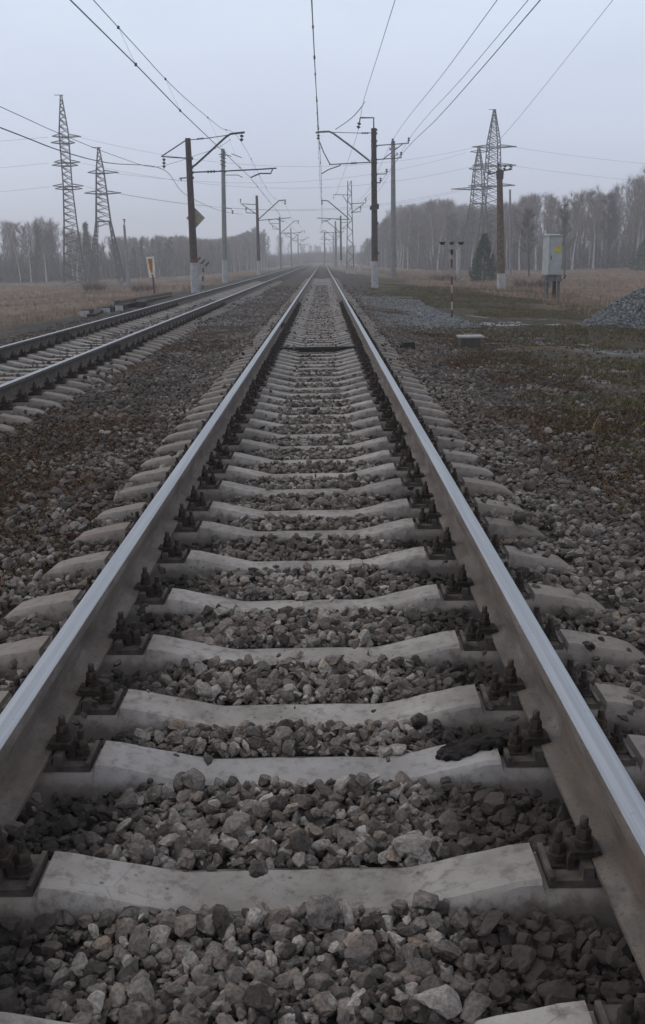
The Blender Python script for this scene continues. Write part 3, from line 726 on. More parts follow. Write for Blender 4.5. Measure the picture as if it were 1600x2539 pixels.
# wires
def wire(pts, r, label, mat='wire', drops=None, name='wire', cat='wire', n=6):
    pts = [np.array(p, float) for p in pts]; b = pts[0]
    mb = MB(); mb.tube(pts, r, n)
    o = solo(name, mb, M[mat], tuple(b), label, cat)
    return o
def curve(pts, k=10):                                   # smooth polyline (Catmull-Rom)
    P = [np.array(p, float) for p in pts]; P = [2*P[0]-P[1]]+P+[2*P[-1]-P[-2]]; out = []
    for i in range(1, len(P)-2):
        for t in np.linspace(0, 1, k, endpoint=False):
            a, b_, c, d = P[i-1:i+3]
            out.append(.5*((2*b_)+(-a+c)*t+(2*a-5*b_+4*c-d)*t*t+(-a+3*b_-3*c+d)*t**3))
    return out+[P[-2]]
A1 = lambda u, v: at(u, v, Y1); A2 = lambda u, v: at(u, v, Y2)
def ext(p, q, y):                                       # from q through p on to the plane y
    t = (y-p[1])/(p[1]-q[1]); return p+(p-q)*t
# second track: contact wire, messenger
c1 = A1(621, 440); zc = c1[2]
a, b_ = onZ(175, 0, zc), onZ(337, 160, zc)
cw = [ext(a, b_, -15), a, b_, onZ(447, 274, zc), c1, np.array([-4.3, 122, 5.7]), np.array([-3.9, 186, 5.8]), np.array([-4.3, 250, 5.8]), np.array([-4.1, 420, 5.8])]
ms0 = onX(232, 0, -4.45); ms1 = onX(335, 113, -4.45); ms2 = onX(443, 228, -4.5)
mw_ = curve([ext(ms0, ms1, 2), ms0, ms1, ms2, onX(545, 315, -4.55), A1(599, 352), np.array([-4.2, 88, 6.6]), np.array([-4.2, 122, 7.5]), np.array([-4.1, 154, 6.6]), np.array([-4.1, 186, 7.5]), np.array([-4.1, 218, 6.6]), np.array([-4.1, 250, 7.5])], 6)
mb = MB(); mb.tube(cw, .013, 6); cwo = solo('contact_wire', mb, M['wirepale'], tuple(cw[1]), 'thick contact wire of the second track, sweeping to the top left', 'wire')
mb = MB(); mb.tube(mw_, .009, 6); mwo = solo('messenger_wire', mb, M['wire'], tuple(ms0), 'thin messenger wire above the contact wire of the second track', 'wire')
def lerp_y(pts, y):
    for p, q in zip(pts[:-1], pts[1:]):
        if min(p[1], q[1]) <= y <= max(p[1], q[1]) and abs(p[1]-q[1]) > 1e-6: return p+(q-p)*(y-p[1])/(q[1]-p[1])
    return None
def droppers(parent, base, lo, hi, ylist):
    for y in ylist:
        a, b_ = lerp_y(lo, y), lerp_y(hi, y)
        if a is None or b_ is None: continue
        mb = MB(); mb.tube([a, b_], .004, 4); mb.box(a, (.05, .07, .07)); mb.box(b_, (.05, .07, .06))
        link('dropper', mb.mesh('dropper', M['wire'], base), (0, 0, 0), parent)
yd = [onZ(337, 160, zc)[1], onZ(447, 274, zc)[1]]
droppers(mwo, tuple(ms0), cw, mw_, yd+[44, 51, 64, 72, 80, 96, 104])
# near track
c2 = A2(797, 431); zc2 = c2[2]
a, b_ = onZ(773, 0, zc2), onZ(783, 200, zc2)
cw2 = [ext(a, b_, -10), a, b_, c2, np.array([.1, 124, zc2]), np.array([-.2, 186, zc2]), np.array([0, 250, zc2]), np.array([0, 420, zc2])]
m2 = A2(789, 347)
mw2 = curve([onZ(774, 0, zc2+.9)*2-onZ(779, 130, zc2+.6), onZ(774, 0, zc2+.9), onZ(779, 130, zc2+.6), onZ(785, 240, zc2+1.1), m2, np.array([0, 92, zc2+.6]), np.array([.1, 124, 7.5]), np.array([0, 155, zc2+.6]), np.array([0, 186, 7.5]), np.array([0, 218, zc2+.6]), np.array([0, 250, 7.5])], 6)
mb = MB(); mb.tube(cw2, .012, 6); solo('contact_wire', mb, M['wirepale'], tuple(a), 'contact wire of the near track, running straight up the picture', 'wire')
mb = MB(); mb.tube(mw2, .009, 6); o2 = solo('messenger_wire', mb, M['wire'], tuple(m2), 'messenger wire of the near track, alongside its contact wire', 'wire')
droppers(o2, tuple(m2), cw2, mw2, [20.7, 27, 34, 41, 48, 55, 70, 78, 86, 94, 102, 110, 118])
# feeders and line wires
xf = A2(888, 322)[0]
fl = [onX(980, 0, xf), onX(941, 125, xf), onX(901, 254, xf), A2(889, 321)]
wire(curve([ext(fl[0], fl[1], 2)]+fl+[onX(870, 380, xf), np.array([1.6, 124, 8.2])], 6), .010, 'feeder wire coming down to the outrigger on top of the right mast')
wire(curve([onX(905, 252, xf), onX(893, 270, xf-.35), at(868, 296, 54), at(832, 321, 58)], 6), .018, 'short thick jumper wire hanging left of the outrigger')
for pts, xx, lab in (([(1233, 0), (1100, 182), (976, 345)], A2(974, 345)[0], 'line wire to the middle insulator of the right mast bracket'),
                     ([(1310, 0), (1150, 190), (1016, 343)], A2(1014, 343)[0], 'line wire to the outermost insulator of the right mast bracket'),
                     ([(1340, 0), (1190, 175), (1085, 293), (1000, 378)], A2(996, 380)[0], 'darkest line wire, to the lower bracket of the right mast')):
    q = [onX(u, v, xx) for u, v in pts[:-1]]+[A2(*pts[-1])]
    q = [ext(q[0], q[1], 1)]+q+[np.array([xx, 92, 7.2]), np.array([xx, 124, 7.8])]
    wire(curve(q, 6), .009 if 'darkest' not in lab else .012, lab)
A4 = lambda u, v: at(u, v, Y4); x4 = A4(1257, 410)[0]
LONE = 1
xa = A1(407, 420)[0]
q = [onX(0, 316, xa), onX(155, 375, xa), onX(270, 404, xa), A1(407, 421)]
wire(curve([ext(q[0], q[1], 8)]+q+[at(460, 482, 76), at(545, 522, 98), np.array([-9.2, 122, 6.5])], 6), .016, 'thick dark feeder wire from the left edge to the left mast bracket')
q = [onX(0, 264, xa-.3), onX(150, 332, xa-.3), onX(290, 388, xa-.3), A1(376, 414), A1(430, 404), A1(478, 388), A1(540, 366), A1(573, 345)]
wire(curve([ext(q[0], q[1], 8)]+q, 6), .010, 'thinner wire above the dark feeder, looped across the left mast')

# ------------------------------------------------------------------ pylons
def pylon(base, Hh, wz, arms, label, face=0.25, split=None, rb=.07):
    base = np.array(base, float); t = Thing('pylon', base, label, 'pylon', 'lattice power pylons')
    Mz = Matrix.Rotation(face, 3, 'Z')
    def P(x, y, z): q = Mz @ Vector((x, y, 0)); return base+[q.x, q.y, z]
    hs = [h for h, _ in wz]; ws = [w for _, w in wz]; W = lambda z: float(np.interp(z, hs, ws))
    mb = MB(); z = 0.0; lv = [0.0]
    while z < Hh-.5: z += max(.8, W(z)*1.05); lv.append(min(z, Hh))
    for a in (-1, 1):
        for c in (-1, 1): mb.tube([P(a*W(h), c*W(h), h) for h in [-.4]+hs[1:]] if False else [P(a*W(h), c*W(h), h) for h in hs], rb, 5)
    for i in range(len(lv)-1):
        za, zb = lv[i], lv[i+1]; wa, wb = W(za), W(zb)
        for c in (-1, 1):
            if split and zb <= split:
                continue
            zm = (za+zb)/2; wm = (wa+wb)/2
            mb.tube([P(wa, c*wa, za), P(-wb, c*wb, zb)], rb*.5, 4); mb.tube([P(-wa, c*wa, za), P(wm, c*wm, zm), P(-wb, c*wb, zb)], rb*.72, 4)
            mb.tube([P(c*wa, wa, za), P(c*wm, -wm, zm), P(c*wb, wb, zb)], rb*.72, 4)
    if split:
        k = 8
        for a in (-1, 1):
            for c in (-1, 1):
                for i in range(k-1):
                    za, zb = split*i/k, split*(i+1)/k; e = .62*(1-i/k)+.18; e2 = .62*(1-(i+1)/k)+.18
                    mb.tube([P(a*W(za), c*W(za), za), P(a*(W(zb)-e2), c*W(zb), zb)], rb*.55, 4); mb.tube([P(a*(W(za)-e), c*W(za), za), P(a*W(zb), c*W(zb), zb)], rb*.55, 4)
                mb.tube([P(a*(W(0)-.80), c*W(0), 0), P(a*(W(split)-.18), c*W(split), split)], rb*.8, 4)
        for c in (-1, 1): mb.tube([P(-W(split), c*W(split), split), P(W(split), c*W(split), split)], rb*1.1, 4)
    t.part('lattice_tower', mb, M['pylon'], smooth=False)
    for (h, L, R_) in arms:
        mb = MB(); w = W(h)
        for s, ln in ((-1, L), (1, R_)):
            if ln <= 0: continue
            for c in (-1, 1):
                mb.tube([P(s*w, c*w, h), P(s*(w+ln), 0, h+.1)], rb*.8, 4); mb.tube([P(s*w, c*w, h+.34), P(s*(w+ln), 0, h+.12)], rb*.6, 4)
        for c in (-1, 1): mb.tube([P(-w, c*w, h), P(w, c*w, h)], rb, 4)
        ar = t.part('crossarm', mb, M['pylon'], smooth=False)
    mb = MB(); mb.tube([P(-.8, 0, Hh+.02), P(.3, 0, Hh+.02)], .05, 4); t.part('top_bracket', mb, M['pylon'])
    mb = MB()
    for a in (-1, 1):
        for c in (-1, 1): mb.box(P(a*W(0), c*W(0), .1), (.6, .6, .8))
    t.part('foundation', mb, M['slab'], smooth=False)
    return t, P
def ht(u, v0, v1, y): return float(at(u, v1, y)[2]-at(u, v0, y)[2])
yA = 132.0; bA = at(187, 712, yA); bA[2] = gzs(bA[0], yA); zA = float(at(160, 236, yA)[2])-bA[2]
sc = yA/F
def hz(v, y, b, u=160): return float(at(u, v, y)[2])-b[2]
hA = lambda v: hz(v, yA, bA, 170)
pA, PA = pylon(bA, zA, [(0, 1.45), (hA(639), 1.14), (hA(551), .78), (hA(460), .54), (hA(330), .56), (zA, .08)], [(hA(340), .9, 1.5), (hA(356), 1.1, .7), (hA(404), .9, 1.2), (hA(412), 1.2, .9), (hA(463), 1.3, 1.4), (hA(470), 1.0, 1.2)], 'tall slim lattice pylon, leftmost in the picture', .2)
yB = 126.0; bB = at(268, 716, yB); bB[2] = gzs(bB[0], yB); hB = lambda v: hz(v, yB, bB, 250); zB = hB(366)
pB, PB = pylon(bB, zB, [(0, 2.25), (hB(549), .86), (hB(425), .45), (zB, .08)], [(hB(430), 1.0, 1.7), (hB(481), 1.4, 1.7)], 'shorter lattice pylon with spread legs, right of the tall slim one', .15, split=hB(549))
yC = 150.0; bC = at(1216, 690, yC); bC[2] = gzs(bC[0], yC); hC = lambda v: hz(v, yC, bC, 1220); zC = hC(272)
pC, PC = pylon(bC, zC, [(0, 1.9), (hC(460), 1.0), (hC(350), .75), (zC, .10)], [(hC(366), 2.3, 2.6), (hC(412), 2.1, 2.5), (hC(462), 2.5, 2.3)], 'tall lattice pylon behind the timber pole on the right', .1, rb=.08)
yD = 163.0; bD = at(1181, 690, yD); bD[2] = gzs(bD[0], yD); hD = lambda v: hz(v, yD, bD, 1184); zD = hD(364)
pD, PD = pylon(bD, zD, [(0, 2.6), (hD(505), 1.0), (hD(430), .7), (zD, .1)], [(hD(378), 1.1, 1.2), (hD(420), .9, 1.1), (hD(470), 3.4, 1.5)], 'hazy lattice pylon left of the tall one, with one long low arm', .1, split=hD(505), rb=.08)
x4 = PC(.6, 0, hC(352)); q = [onX(1520, 0, x4[0]), onX(1366, 194, x4[0]), onX(1290, 288, x4[0]), x4]
wire(curve([ext(q[0], q[1], 60)]+q, 6), .022, 'lone thin wire from the top right down to the tall right pylon')
# lines strung between the left and right pylons
def sagline(a, b, sag, r, lab):
    a, b = np.array(a), np.array(b); q = []
    for t in np.linspace(0, 1, 25): p = a+(b-a)*t; p[2] -= sag*4*t*(1-t); q.append(p)
    wire(q, r, lab, cat='power line', name='power_line', n=5)
for (v, e, word) in ((340, 1.9, 'topmost'), (404, 2.0, 'middle'), (463, 2.2, 'lowest')):
    h = hA(v); sagline(PA(e, 0, h), PC(-2.9, 0, hC({340: 366, 404: 412, 463: 462}[v])), 3.0, .013, '%s faint power line strung from the tall left pylon across the tracks' % word)
    sagline(PA(-e, 0, h), PA(-e, 0, h)+np.array([-80, -18, -1.5 if v == 340 else -2.2]), 1.6, .013, '%s faint power line leaving the tall left pylon to the left' % word)
for (v, e, word) in ((430, 1.9, 'upper'), (481, 2.3, 'lower')):
    h = hB(v); sagline(PB(e, 0, h), PD(-2, 0, hD({430: 378, 481: 470}[v])), 2.5, .013, '%s faint power line strung from the spread-legged pylon across the tracks' % word)
for (h, word) in ((366, 'upper'), (412, 'lower')):
    sagline(PC(3.1, 0, hC(h)), PC(3.1, 0, hC(h))+np.array([80, 30, -1]), 2.0, .013, '%s faint power line leaving the tall right pylon to the right' % word)

# ------------------------------------------------------------------ things on the left verge
Ys = 50.0; A = lambda u, v: at(u, v, Ys); b = A(384, 727); b[2] = gzs(b[0], Ys)
t = Thing('track_sign', b, 'white tapered board with an orange wedge on a thin brown post', 'sign')
mb = MB(); mb.tube([b-[0, 0, .3], A(380, 690), A(372, 660)+[0, .04, 0]], .045, 8); t.part('post', mb, M['redband'])
def board(uv, y, th): return [A(u, v) for u, v in uv]
q = [A(u, v) for u, v in ((362, 637), (382, 636), (386, 687), (371, 688))]; mb = MB()
mb.add([p_+[0, -.03, 0] for p_ in q]+[p_+[0, .0, 0] for p_ in q], [(0, 1, 2, 3), (7, 6, 5, 4), (0, 4, 5, 1), (1, 5, 6, 2), (2, 6, 7, 3), (3, 7, 4, 0)]); bo = t.part('board', mb, M['cream'], smooth=False)
q = [A(u, v) for u, v in ((367, 642), (378, 641), (379.5, 676), (374.5, 677))]; mb = MB()
mb.add([p_+[0, -.036, 0] for p_ in q]+[p_+[0, -.028, 0] for p_ in q], [(0, 1, 2, 3), (7, 6, 5, 4), (0, 4, 5, 1), (1, 5, 6, 2), (2, 6, 7, 3), (3, 7, 4, 0)]); t.part('orange_wedge', mb, M['orange'], bo, smooth=False)
c = A(378.5, 683); mb = MB(); mb.lathe([(.055, 0), (.055, .008)], c+[0, -.040, 0], 12, axis=(0, 1, 0)); t.part('reflector', mb, M['galv'], bo)

# striped post with slanting board beside the left mast
Yq = 61.0; A = lambda u, v: at(u, v, Yq); b = A(502, 712); b[2] = gzs(b[0], Yq)
t = Thing('striped_post', b, 'black and white striped post with a slanting striped board, beside the left mast', 'post')
top = A(504, 664); base_ = b-[0, 0, .2]
for k in range(6):
    mb = MB(); p0 = base_+(top-base_)*k/6; p1 = base_+(top-base_)*(k+1)/6; mb.tube([p0, p1], .055, 10); t.part('stripe', mb, M['steel' if k % 2 else 'palewhite'])
cc = A(504, 656)
for k in range(5):
    o_ = (k-2)*.125; mb = MB(); mb.box(cc+[o_, -.06, .16-o_*.55], (.10, .03, .34), 0, .75); t.part('board_stripe', mb, M['palewhite' if k % 2 else 'steel'], smooth=False)

# stored rails on painted blocks
for i, (u, v, yy) in enumerate(((217, 777, 33.0), (268, 772, 35.6), (301, 771, 37.2))):
    p = at(u, v, yy); zg = gzs(p[0], yy); t = Thing('rail_rest', (p[0], yy, zg), ['painted block nearest the left edge, black with a white face', 'middle painted block of the rail rest, black with a white face', 'painted block right under the end of the stored rails'][i], 'block', 'painted blocks under stored rails')
    mb = MB(); mb.box((p[0], yy, zg+.06), (.36, .38, .40), taper=.95); t.part('block', mb, M['black'], smooth=False)
    mb = MB(); mb.box((p[0]-.03, yy-.192, zg+.13), (.29, .03, .20)); t.part('painted_face', mb, M['white'], smooth=False)
def spare(p0, p1, lab):
    p0, p1 = np.array(p0, float), np.array(p1, float); L = np.linalg.norm(p1-p0)
    h = rail_profile(); poly = [(x, z) for x, z in h]+[(-x, z) for x, z in h[::-1]]
    mb = MB(); mb.prism(poly, 0, L)
    o = tag(link('stored_rail', mb.mesh('stored_rail', M['stored'], (0, 0, -.178)), tuple(p0-[0, 0, .178])), lab, 'rail', 'stored rails')
    o.rotation_euler = (math.asin((p1-p0)[2]/L), 0, -math.atan2((p1-p0)[0], (p1-p0)[1])); return o
q = at(262, 775, 35.8); mb = MB(); zg = gzs(q[0]-.25, 35.8); mb.box((q[0]-.2, 36.0, zg+.05), (.26, 7.5, .28), .13)
solo('wooden_beam', mb, M['tar'], (q[0]-.2, 36.0, zg), 'long black timber lying behind the white-faced blocks on the left', 'beam', smooth=False, kind='thing')
p0, p1 = at(284, 745, 38.0), at(412, 724, 52.0)
spare(p0, p1, 'rusty spare rail on top of the stored pair, left of the second track')
spare(p0+[.24, -.2, .0], p1+[.24, .3, .0], 'rusty spare rail beside the top one, nearer the second track')
spare(p0+[.02, -.3, -.185], p1+[.02, .5, -.185], 'rusty spare rail underneath, in the lower layer of the stored rails')
spare(p0+[.22, -.6, -.185], p1+[.20, .5, -.185], 'rusty spare rail on the near side of the stored pair')
q = at(350, 752, 41.0); mb = MB(); zg = gzs(q[0], 41.0); mb.box((q[0], 41.0, zg+.10), (.4, 4.2, .30), .18)
solo('wooden_beam', mb, M['tar'], (q[0], 41.0, zg), 'black timber lying under the stored rails on the left', 'beam', smooth=False, kind='thing')

# ------------------------------------------------------------------ things on the right verge
Yc_ = 46.0; A = lambda u, v: at(u, v, Yc_)
bl, br = A(1345, 748), A(1385, 748); cxx = (bl[0]+br[0])/2; zg = gzs(cxx, Yc_)
t = Thing('electrical_cabinet', (cxx, Yc_, zg), 'pale grey-green metal cabinet with a yellow sticker, raised on dark legs', 'cabinet')
zb, zt_ = float(A(1365, 680)[2]), float(A(1365, 586)[2]); hw = .40; rot = .28
Mz = Matrix.Rotation(rot, 3, 'Z')
def L_(x, y, z): q = Mz @ Vector((x, y, 0)); return np.array([cxx+q.x, Yc_+q.y, z])
mb = MB(); mb.box(L_(0, 0, (zb+zt_)/2), (.66, .58, zt_-zb), rot); bd = t.part('cabinet_body', mb, M['cabinet'], smooth=False)
mb = MB(); mb.box(L_(.02, -.296, (zb+zt_)/2), (.56, .018, (zt_-zb)*.92), rot); dr = t.part('door', mb, M['cabinet'], bd, smooth=False)
mb = MB(); mb.box(L_(.10, -.308, zb+(zt_-zb)*.66), (.30, .008, .30), rot); t.part('yellow_sticker', mb, M['yellow'], bd, smooth=False)
mb = MB(); mb.box(L_(0, 0, zt_+.03), (.72, .64, .05), rot); mb.box(L_(0, 0, zt_+.075), (.6, .45, .05), rot, taper=.7); t.part('cabinet_roof', mb, M['cabinet'], smooth=False)
mb = MB(); mb.box(L_(0, 0, zb-.10), (.76, .46, .16), rot); mb.box(L_(0, -.25, zb-.24), (.7, .2, .12), rot); t.part('base_frame', mb, M['galv'], smooth=False)
for x, dark in ((-.31, 0), (-.18, 1), (.22, 1), (.32, 0)):
    mb = MB(); h0 = zg-.3; h1 = zb-.14; mb.box(L_(x, .1 if dark else -.12, (h0+h1)/2), (.13 if dark else .08, .12, h1-h0), rot); t.part('leg', mb, M['black'] if dark else M['galv'], smooth=False)
mb = MB(); mb.box(L_(-.21, -.312, (zb+zt_)/2-.1), (.025, .03, .16), rot); t.part('door_handle', mb, M['steel'], dr, smooth=False)
for hz_ in (.2, .8):
    mb = MB(); mb.box(L_(.31, -.300, zb+(zt_-zb)*hz_), (.03, .03, .11), rot); t.part('hinge', mb, M['galv'], dr, smooth=False)
ins(t, [(L_(x, -.32, zb-.22), L_(x+.05, -.36, zb-.02), 2, .07) for x in (-.42, .0, .46)])

# red and white post with a forked top
Yl = 28.5; A = lambda u, v: at(u, v, Yl); b = A(1121, 797); b[2] = gzs(b[0], Yl); tp = A(1120, 622)
t = Thing('marker_post', b, 'thin red and white striped post with a forked dark-tipped top, right of the track', 'post')
for k in range(8):
    p0, p1 = b+(tp-b)*k/8-[0, 0, .1 if k == 0 else 0], b+(tp-b)*(k+1)/8; mb = MB(); mb.tube([p0, p1], .027, 8); t.part('stripe', mb, M['red' if k % 2 == 0 else 'palewhite'])
for s in (-1, 1):
    mb = MB(); p0, p1 = A(1120, 628), A(1120+s*20, 606); d_ = (p1-p0); ang = math.atan2(d_[2], d_[0]); mb.box((p0+p1)/2+[0, -.035, 0], (np.linalg.norm(d_), .02, .085), 0, -ang); t.part('fork_arm', mb, M['palewhite'], smooth=False)
    q = A(1120+s*23, 603); mb = MB(); mb.prism([(-.09, .035), (.09, .035), (.05, -.045), (-.05, -.045)], -.05, -.03, (q[0], Yl, q[2])); t.part('dark_tip', mb, M['black'], smooth=False)
q = A(1120, 603); mb = MB(); mb.prism([(-.075, .035), (.075, .035), (.03, -.05), (-.03, -.05)], -.056, -.036, (q[0], Yl, q[2])); t.part('dark_tip', mb, M['black'], smooth=False)
q = A(1120, 624); mb = MB(); mb.prism([(-.03, .06), (.04, .05), (.045, -.02), (.02, -.10), (-.02, -.08), (-.04, .0)], -.060, -.048, (q[0], Yl, q[2])); t.part('hub_plate', mb, M['black'], smooth=False)

# concrete box with pale lid
Yb = 18.7; p = at(1170, 836, Yb); zg = gzs(p[0], Yb); zt_ = float(at(1170, 838, Yb)[2])
t = Thing('concrete_chamber', (p[0], Yb, zg), 'low concrete chamber with a pale lid right of the track', 'chamber')
mb = MB(); mb.box((p[0]-.02, Yb+.2, (zg+zt_)/2-.06), (.36, .44, zt_-zg+.1)); t.part('chamber_wall', mb, M['slabside'], smooth=False)
mb = MB(); mb.box((p[0], Yb+.2, zt_+.015), (.47, .50, .03), -.02); t.part('lid', mb, M['slab'], smooth=False)

# heap of bluish crushed stone
Yh = 25.0; p = at(1600, 826, Yh); hx, hy = p[0]+.55, Yh+.6; zg = gzs(hx-1, hy)
a = Acc(); g2 = np.random.default_rng(77)
def heap_z(x, y):
    d = np.sqrt(((x-hx)/2.1)**2+((y-hy)/1.9)**2); return np.clip(1-d, 0, 1)*1.2*(.75+.5*vnoise(x, y, 1.3, 8))
gx, gy = np.meshgrid(np.linspace(hx-2.4, hx+2.4, 40), np.linspace(hy-2.2, hy+2.2, 40)); gzv = heap_z(gx, gy)+zg-.12
ii = (np.arange(39)[:, None]*40+np.arange(39)[None, :]).ravel()
Vb = np.stack([gx, gy, gzv], -1).reshape(-1, 3); Tb = np.concatenate([np.stack([ii, ii+1, ii+41], 1), np.stack([ii, ii+41, ii+40], 1)])
a.add(Vb, Tb)
x, y = grid(hx-2.5, hx+2.5, hy-2.3, hy+2.3, .045, g2); z = heap_z(x, y); k = (z > .02) | (g2.uniform(0, 1, len(x)) < .12); x, y, z = x[k], y[k], z[k]
Vr, Tr = scatter(np.stack([x, y, z+zg-.08+g2.normal(0, .015, len(x))], 1), .034*np.exp(g2.normal(0, .3, len(x))), LIB0, T0, g2); a.add(Vr, Tr)
V, T = a.out(); V = V-np.array([hx, hy, zg])
tag(link('stone_heap', npmesh('stone_heap', V, T, M['blue']), (hx, hy, zg)), 'heap of bluish grey crushed stone at the right edge', 'stone heap')

# rails-end clutter by the lattice mast
p = at(893, 672, 112.0); zg = gzs(p[0], 112.0); mb = MB(); mb.box((p[0], 112, zg+.15), (1.3, .6, .35), .2); mb.box((p[0]+.15, 112.1, zg+.55), (.3, .3, .6), .2, .3)
solo('relay_box', mb, M['palewhite'], (p[0], 112, zg), 'small pale box on the ground near the lattice mast', 'box', smooth=False)

# ------------------------------------------------------------------ grass, weeds
def blades(pts, hgt, wid, per, g, lean=.5):
    n = len(pts)*per; base = np.repeat(pts, per, 0)+np.concatenate([g.normal(0, .07, (n, 2)), np.zeros((n, 1))], 1)
    a = g.uniform(0, 2*np.pi, n); h = np.repeat(hgt, per)*np.exp(g.normal(0, .3, n)); w = wid*np.exp(g.normal(0, .25, n))
    d = np.stack([np.cos(a), np.sin(a)], 1); t_ = g.uniform(0, 2*np.pi, n); le = np.abs(g.normal(0, lean, n))*h
    tip = base+np.stack([np.cos(t_)*le, np.sin(t_)*le, h], 1)
    o = np.stack([d[:, 0]*w, d[:, 1]*w, np.zeros(n)], 1)
    V = np.stack([base-o, base+o, tip], 1).reshape(-1, 3); return V, np.arange(len(V)).reshape(-1, 3)
g = np.random.default_rng(5)
def field(n, x0, x1, y0, y1, f=None):
    x = g.uniform(x0, x1, n); y = y0+(y1-y0)*g.uniform(0, 1, n)**1.5
    k = (abs(x-CX) < .42*y+4)
    if f is not None: k &= f(x, y)
    x, y = x[k], y[k]; return np.stack([x, y, gz(x, y)-.01], 1)
A_ = Acc()
pr = field(26000, 6.5, 60, 24, 175, lambda x, y: (x+.06*y+3.0*vnoise(x, y, .25, 6) > 12.2))
V, T = blades(pr, np.clip(.10+.30*vnoise(pr[:, 0], pr[:, 1], .3, 12), .1, .45), .012, 7, g); A_.add(V, T)
pl = field(26000, -75, -8.6, 26, 190, lambda x, y: x < -9.0+2*(vnoise(x, y, .3, 5)-.5))
V, T = blades(pl, np.clip(.08+.26*vnoise(pl[:, 0], pl[:, 1], .25, 13), .08, .4), .012, 7, g); A_.add(V, T)
V, T = A_.out(); tag(link('dry_grass', npmesh('dry_grass', V, T, M['drygrass'])), 'tan and reddish dry grass covering the fields on both sides', 'grass', kind='stuff')
pg = field(42000, 2.3, 14, 7, 75, lambda x, y: (vnoise(x, y, .45, 21)+.3*vnoise(x, y, 1.6, 22) > .64-.06*(x-3)) & (x > 2.4) & ~((y > 25) & (y < 32) & (x < 12)))
V, T = blades(pg, np.full(len(pg), .055), .009, 7, g, 1.1)
tag(link('grass', npmesh('grass', V, T, M['greengrass'])), 'short olive grass and moss on the right verge', 'grass', kind='stuff')
pw = np.concatenate([field(9000, -3.0, -1.3, 3.5, 20, lambda x, y: vnoise(x, y, .55, 31)+.35*vnoise(x, y, 2, 30) > .72), field(6500, 1.8, 3.6, 4, 22, lambda x, y: vnoise(x, y, .6, 33)+.35*vnoise(x, y, 2, 30) > .72), field(14, -.55, .6, 1.8, 9)])
pw[:, 2] += .03
V, T = blades(pw, np.full(len(pw), .024), .009, 6, g, 1.8)
tag(link('weeds', npmesh('weeds', V, T, M['weed'])), 'rusty red and olive weeds and fallen leaves creeping over the gravel', 'weeds', kind='stuff')

# ------------------------------------------------------------------ trees
def bark_tube(A, pts, rs, n):
    mb = MB(); mb.tube(pts, rs, n, caps=False); V = np.array(mb.v); q = np.array(mb.f); A.add(V, np.concatenate([q[:, [0, 1, 2]], q[:, [0, 2, 3]]]))
def tree_meshes(seed, H, spread, ntw, dark, name, base_frac=.24):
    g = np.random.default_rng(seed); tr = Acc(); crn = Acc()
    P = [np.zeros(3)]; d = np.array([g.normal(0, .03), g.normal(0, .03), 1])
    for k in range(9): P.append(P[-1]+d*H/9*(1 if k < 8 else 1)); d = d+np.array([g.normal(0, .035), g.normal(0, .035), 0])
    P = np.array(P); P[:, 2] *= H/P[-1, 2]; r0 = H*.0115
    bark_tube(tr, list(P-np.array([0, 0, .25])*(np.arange(10) == 0)[:, None]), [r0*(1-.93*k/9) for k in range(10)], 6)
    tw0 = []; tw1 = []; wd = []
    nl = 30
    for k in range(nl):
        f = base_frac+(.98-base_frac)*(k+g.uniform(0, 1))/nl; p = np.array([np.interp(f*H, P[:, 2], P[:, i]) for i in range(3)])
        a = g.uniform(0, 2*np.pi); ln = spread*(1.05-f)**.6*g.uniform(.7, 1.25)*(.55+.45*min(1, (f-base_frac)*5+.3)); up = g.uniform(.7, 1.6)
        dr_ = np.array([np.cos(a), np.sin(a), up]); dr_ /= np.linalg.norm(dr_)
        q = [p]; dd = dr_.copy()
        for j in range(4): q.append(q[-1]+dd*ln/4); dd = dd+np.array([g.normal(0, .12), g.normal(0, .12), .10]); dd /= np.linalg.norm(dd)
        bark_tube(crn, q, [r0*.30*(1.15-f), r0*.24*(1.15-f), r0*.18*(1.15-f), .012, .006], 4)
        q = np.array(q); m = ntw//nl
        s = g.uniform(.18, 1, m)*4; i0 = np.minimum(s.astype(int), 3); st = q[i0]+(q[i0+1]-q[i0])*(s-i0)[:, None]
        dv = dr_*.7+g.normal(0, .55, (m, 3)); dv[:, 2] += .62; dv /= np.linalg.norm(dv, axis=1)[:, None]
        L = g.uniform(.35, 1.25, m)*spread/3.0
        tw0.append(st); tw1.append(st+dv*L[:, None])
        st2 = st+dv*(L*g.uniform(.3, .9, m))[:, None]; dv2 = dv+g.normal(0, .6, (m, 3)); dv2 /= np.linalg.norm(dv2, axis=1)[:, None]
        tw0.append(st2); tw1.append(st2+dv2*(L*.6)[:, None])
    a_, b_ = np.concatenate(tw0), np.concatenate(tw1); n = len(a_)
    dd = b_-a_; sd = np.cross(dd, g.normal(size=(n, 3))); sd /= (np.linalg.norm(sd, axis=1)[:, None]+1e-9); w = g.uniform(.010, .019, n)[:, None]
    V = np.stack([a_-sd*w, a_+sd*w, b_], 1).reshape(-1, 3); crn.add(V, np.arange(len(V)).reshape(-1, 3))
    tv, tt = tr.out(); cv, ct = crn.out()
    return (tv, tt), (cv, ct), npmesh(name+'_trunk', tv, tt, M['darkbark' if dark else 'birch'], True), npmesh(name+'_crown', cv, ct, M['twigdark' if dark else 'twig'])
KINDS = []
for s, (H, sp, dk) in enumerate(((13, 2.9, 0), (15, 3.2, 0), (11.5, 2.6, 0), (14, 3.0, 0), (12.5, 3.3, 1), (10, 2.8, 1), (14.5, 2.4, 0))):
    KINDS.append((H, dk)+tree_meshes(100+s, H, sp*.88, 1700, dk, 'tree', .33))
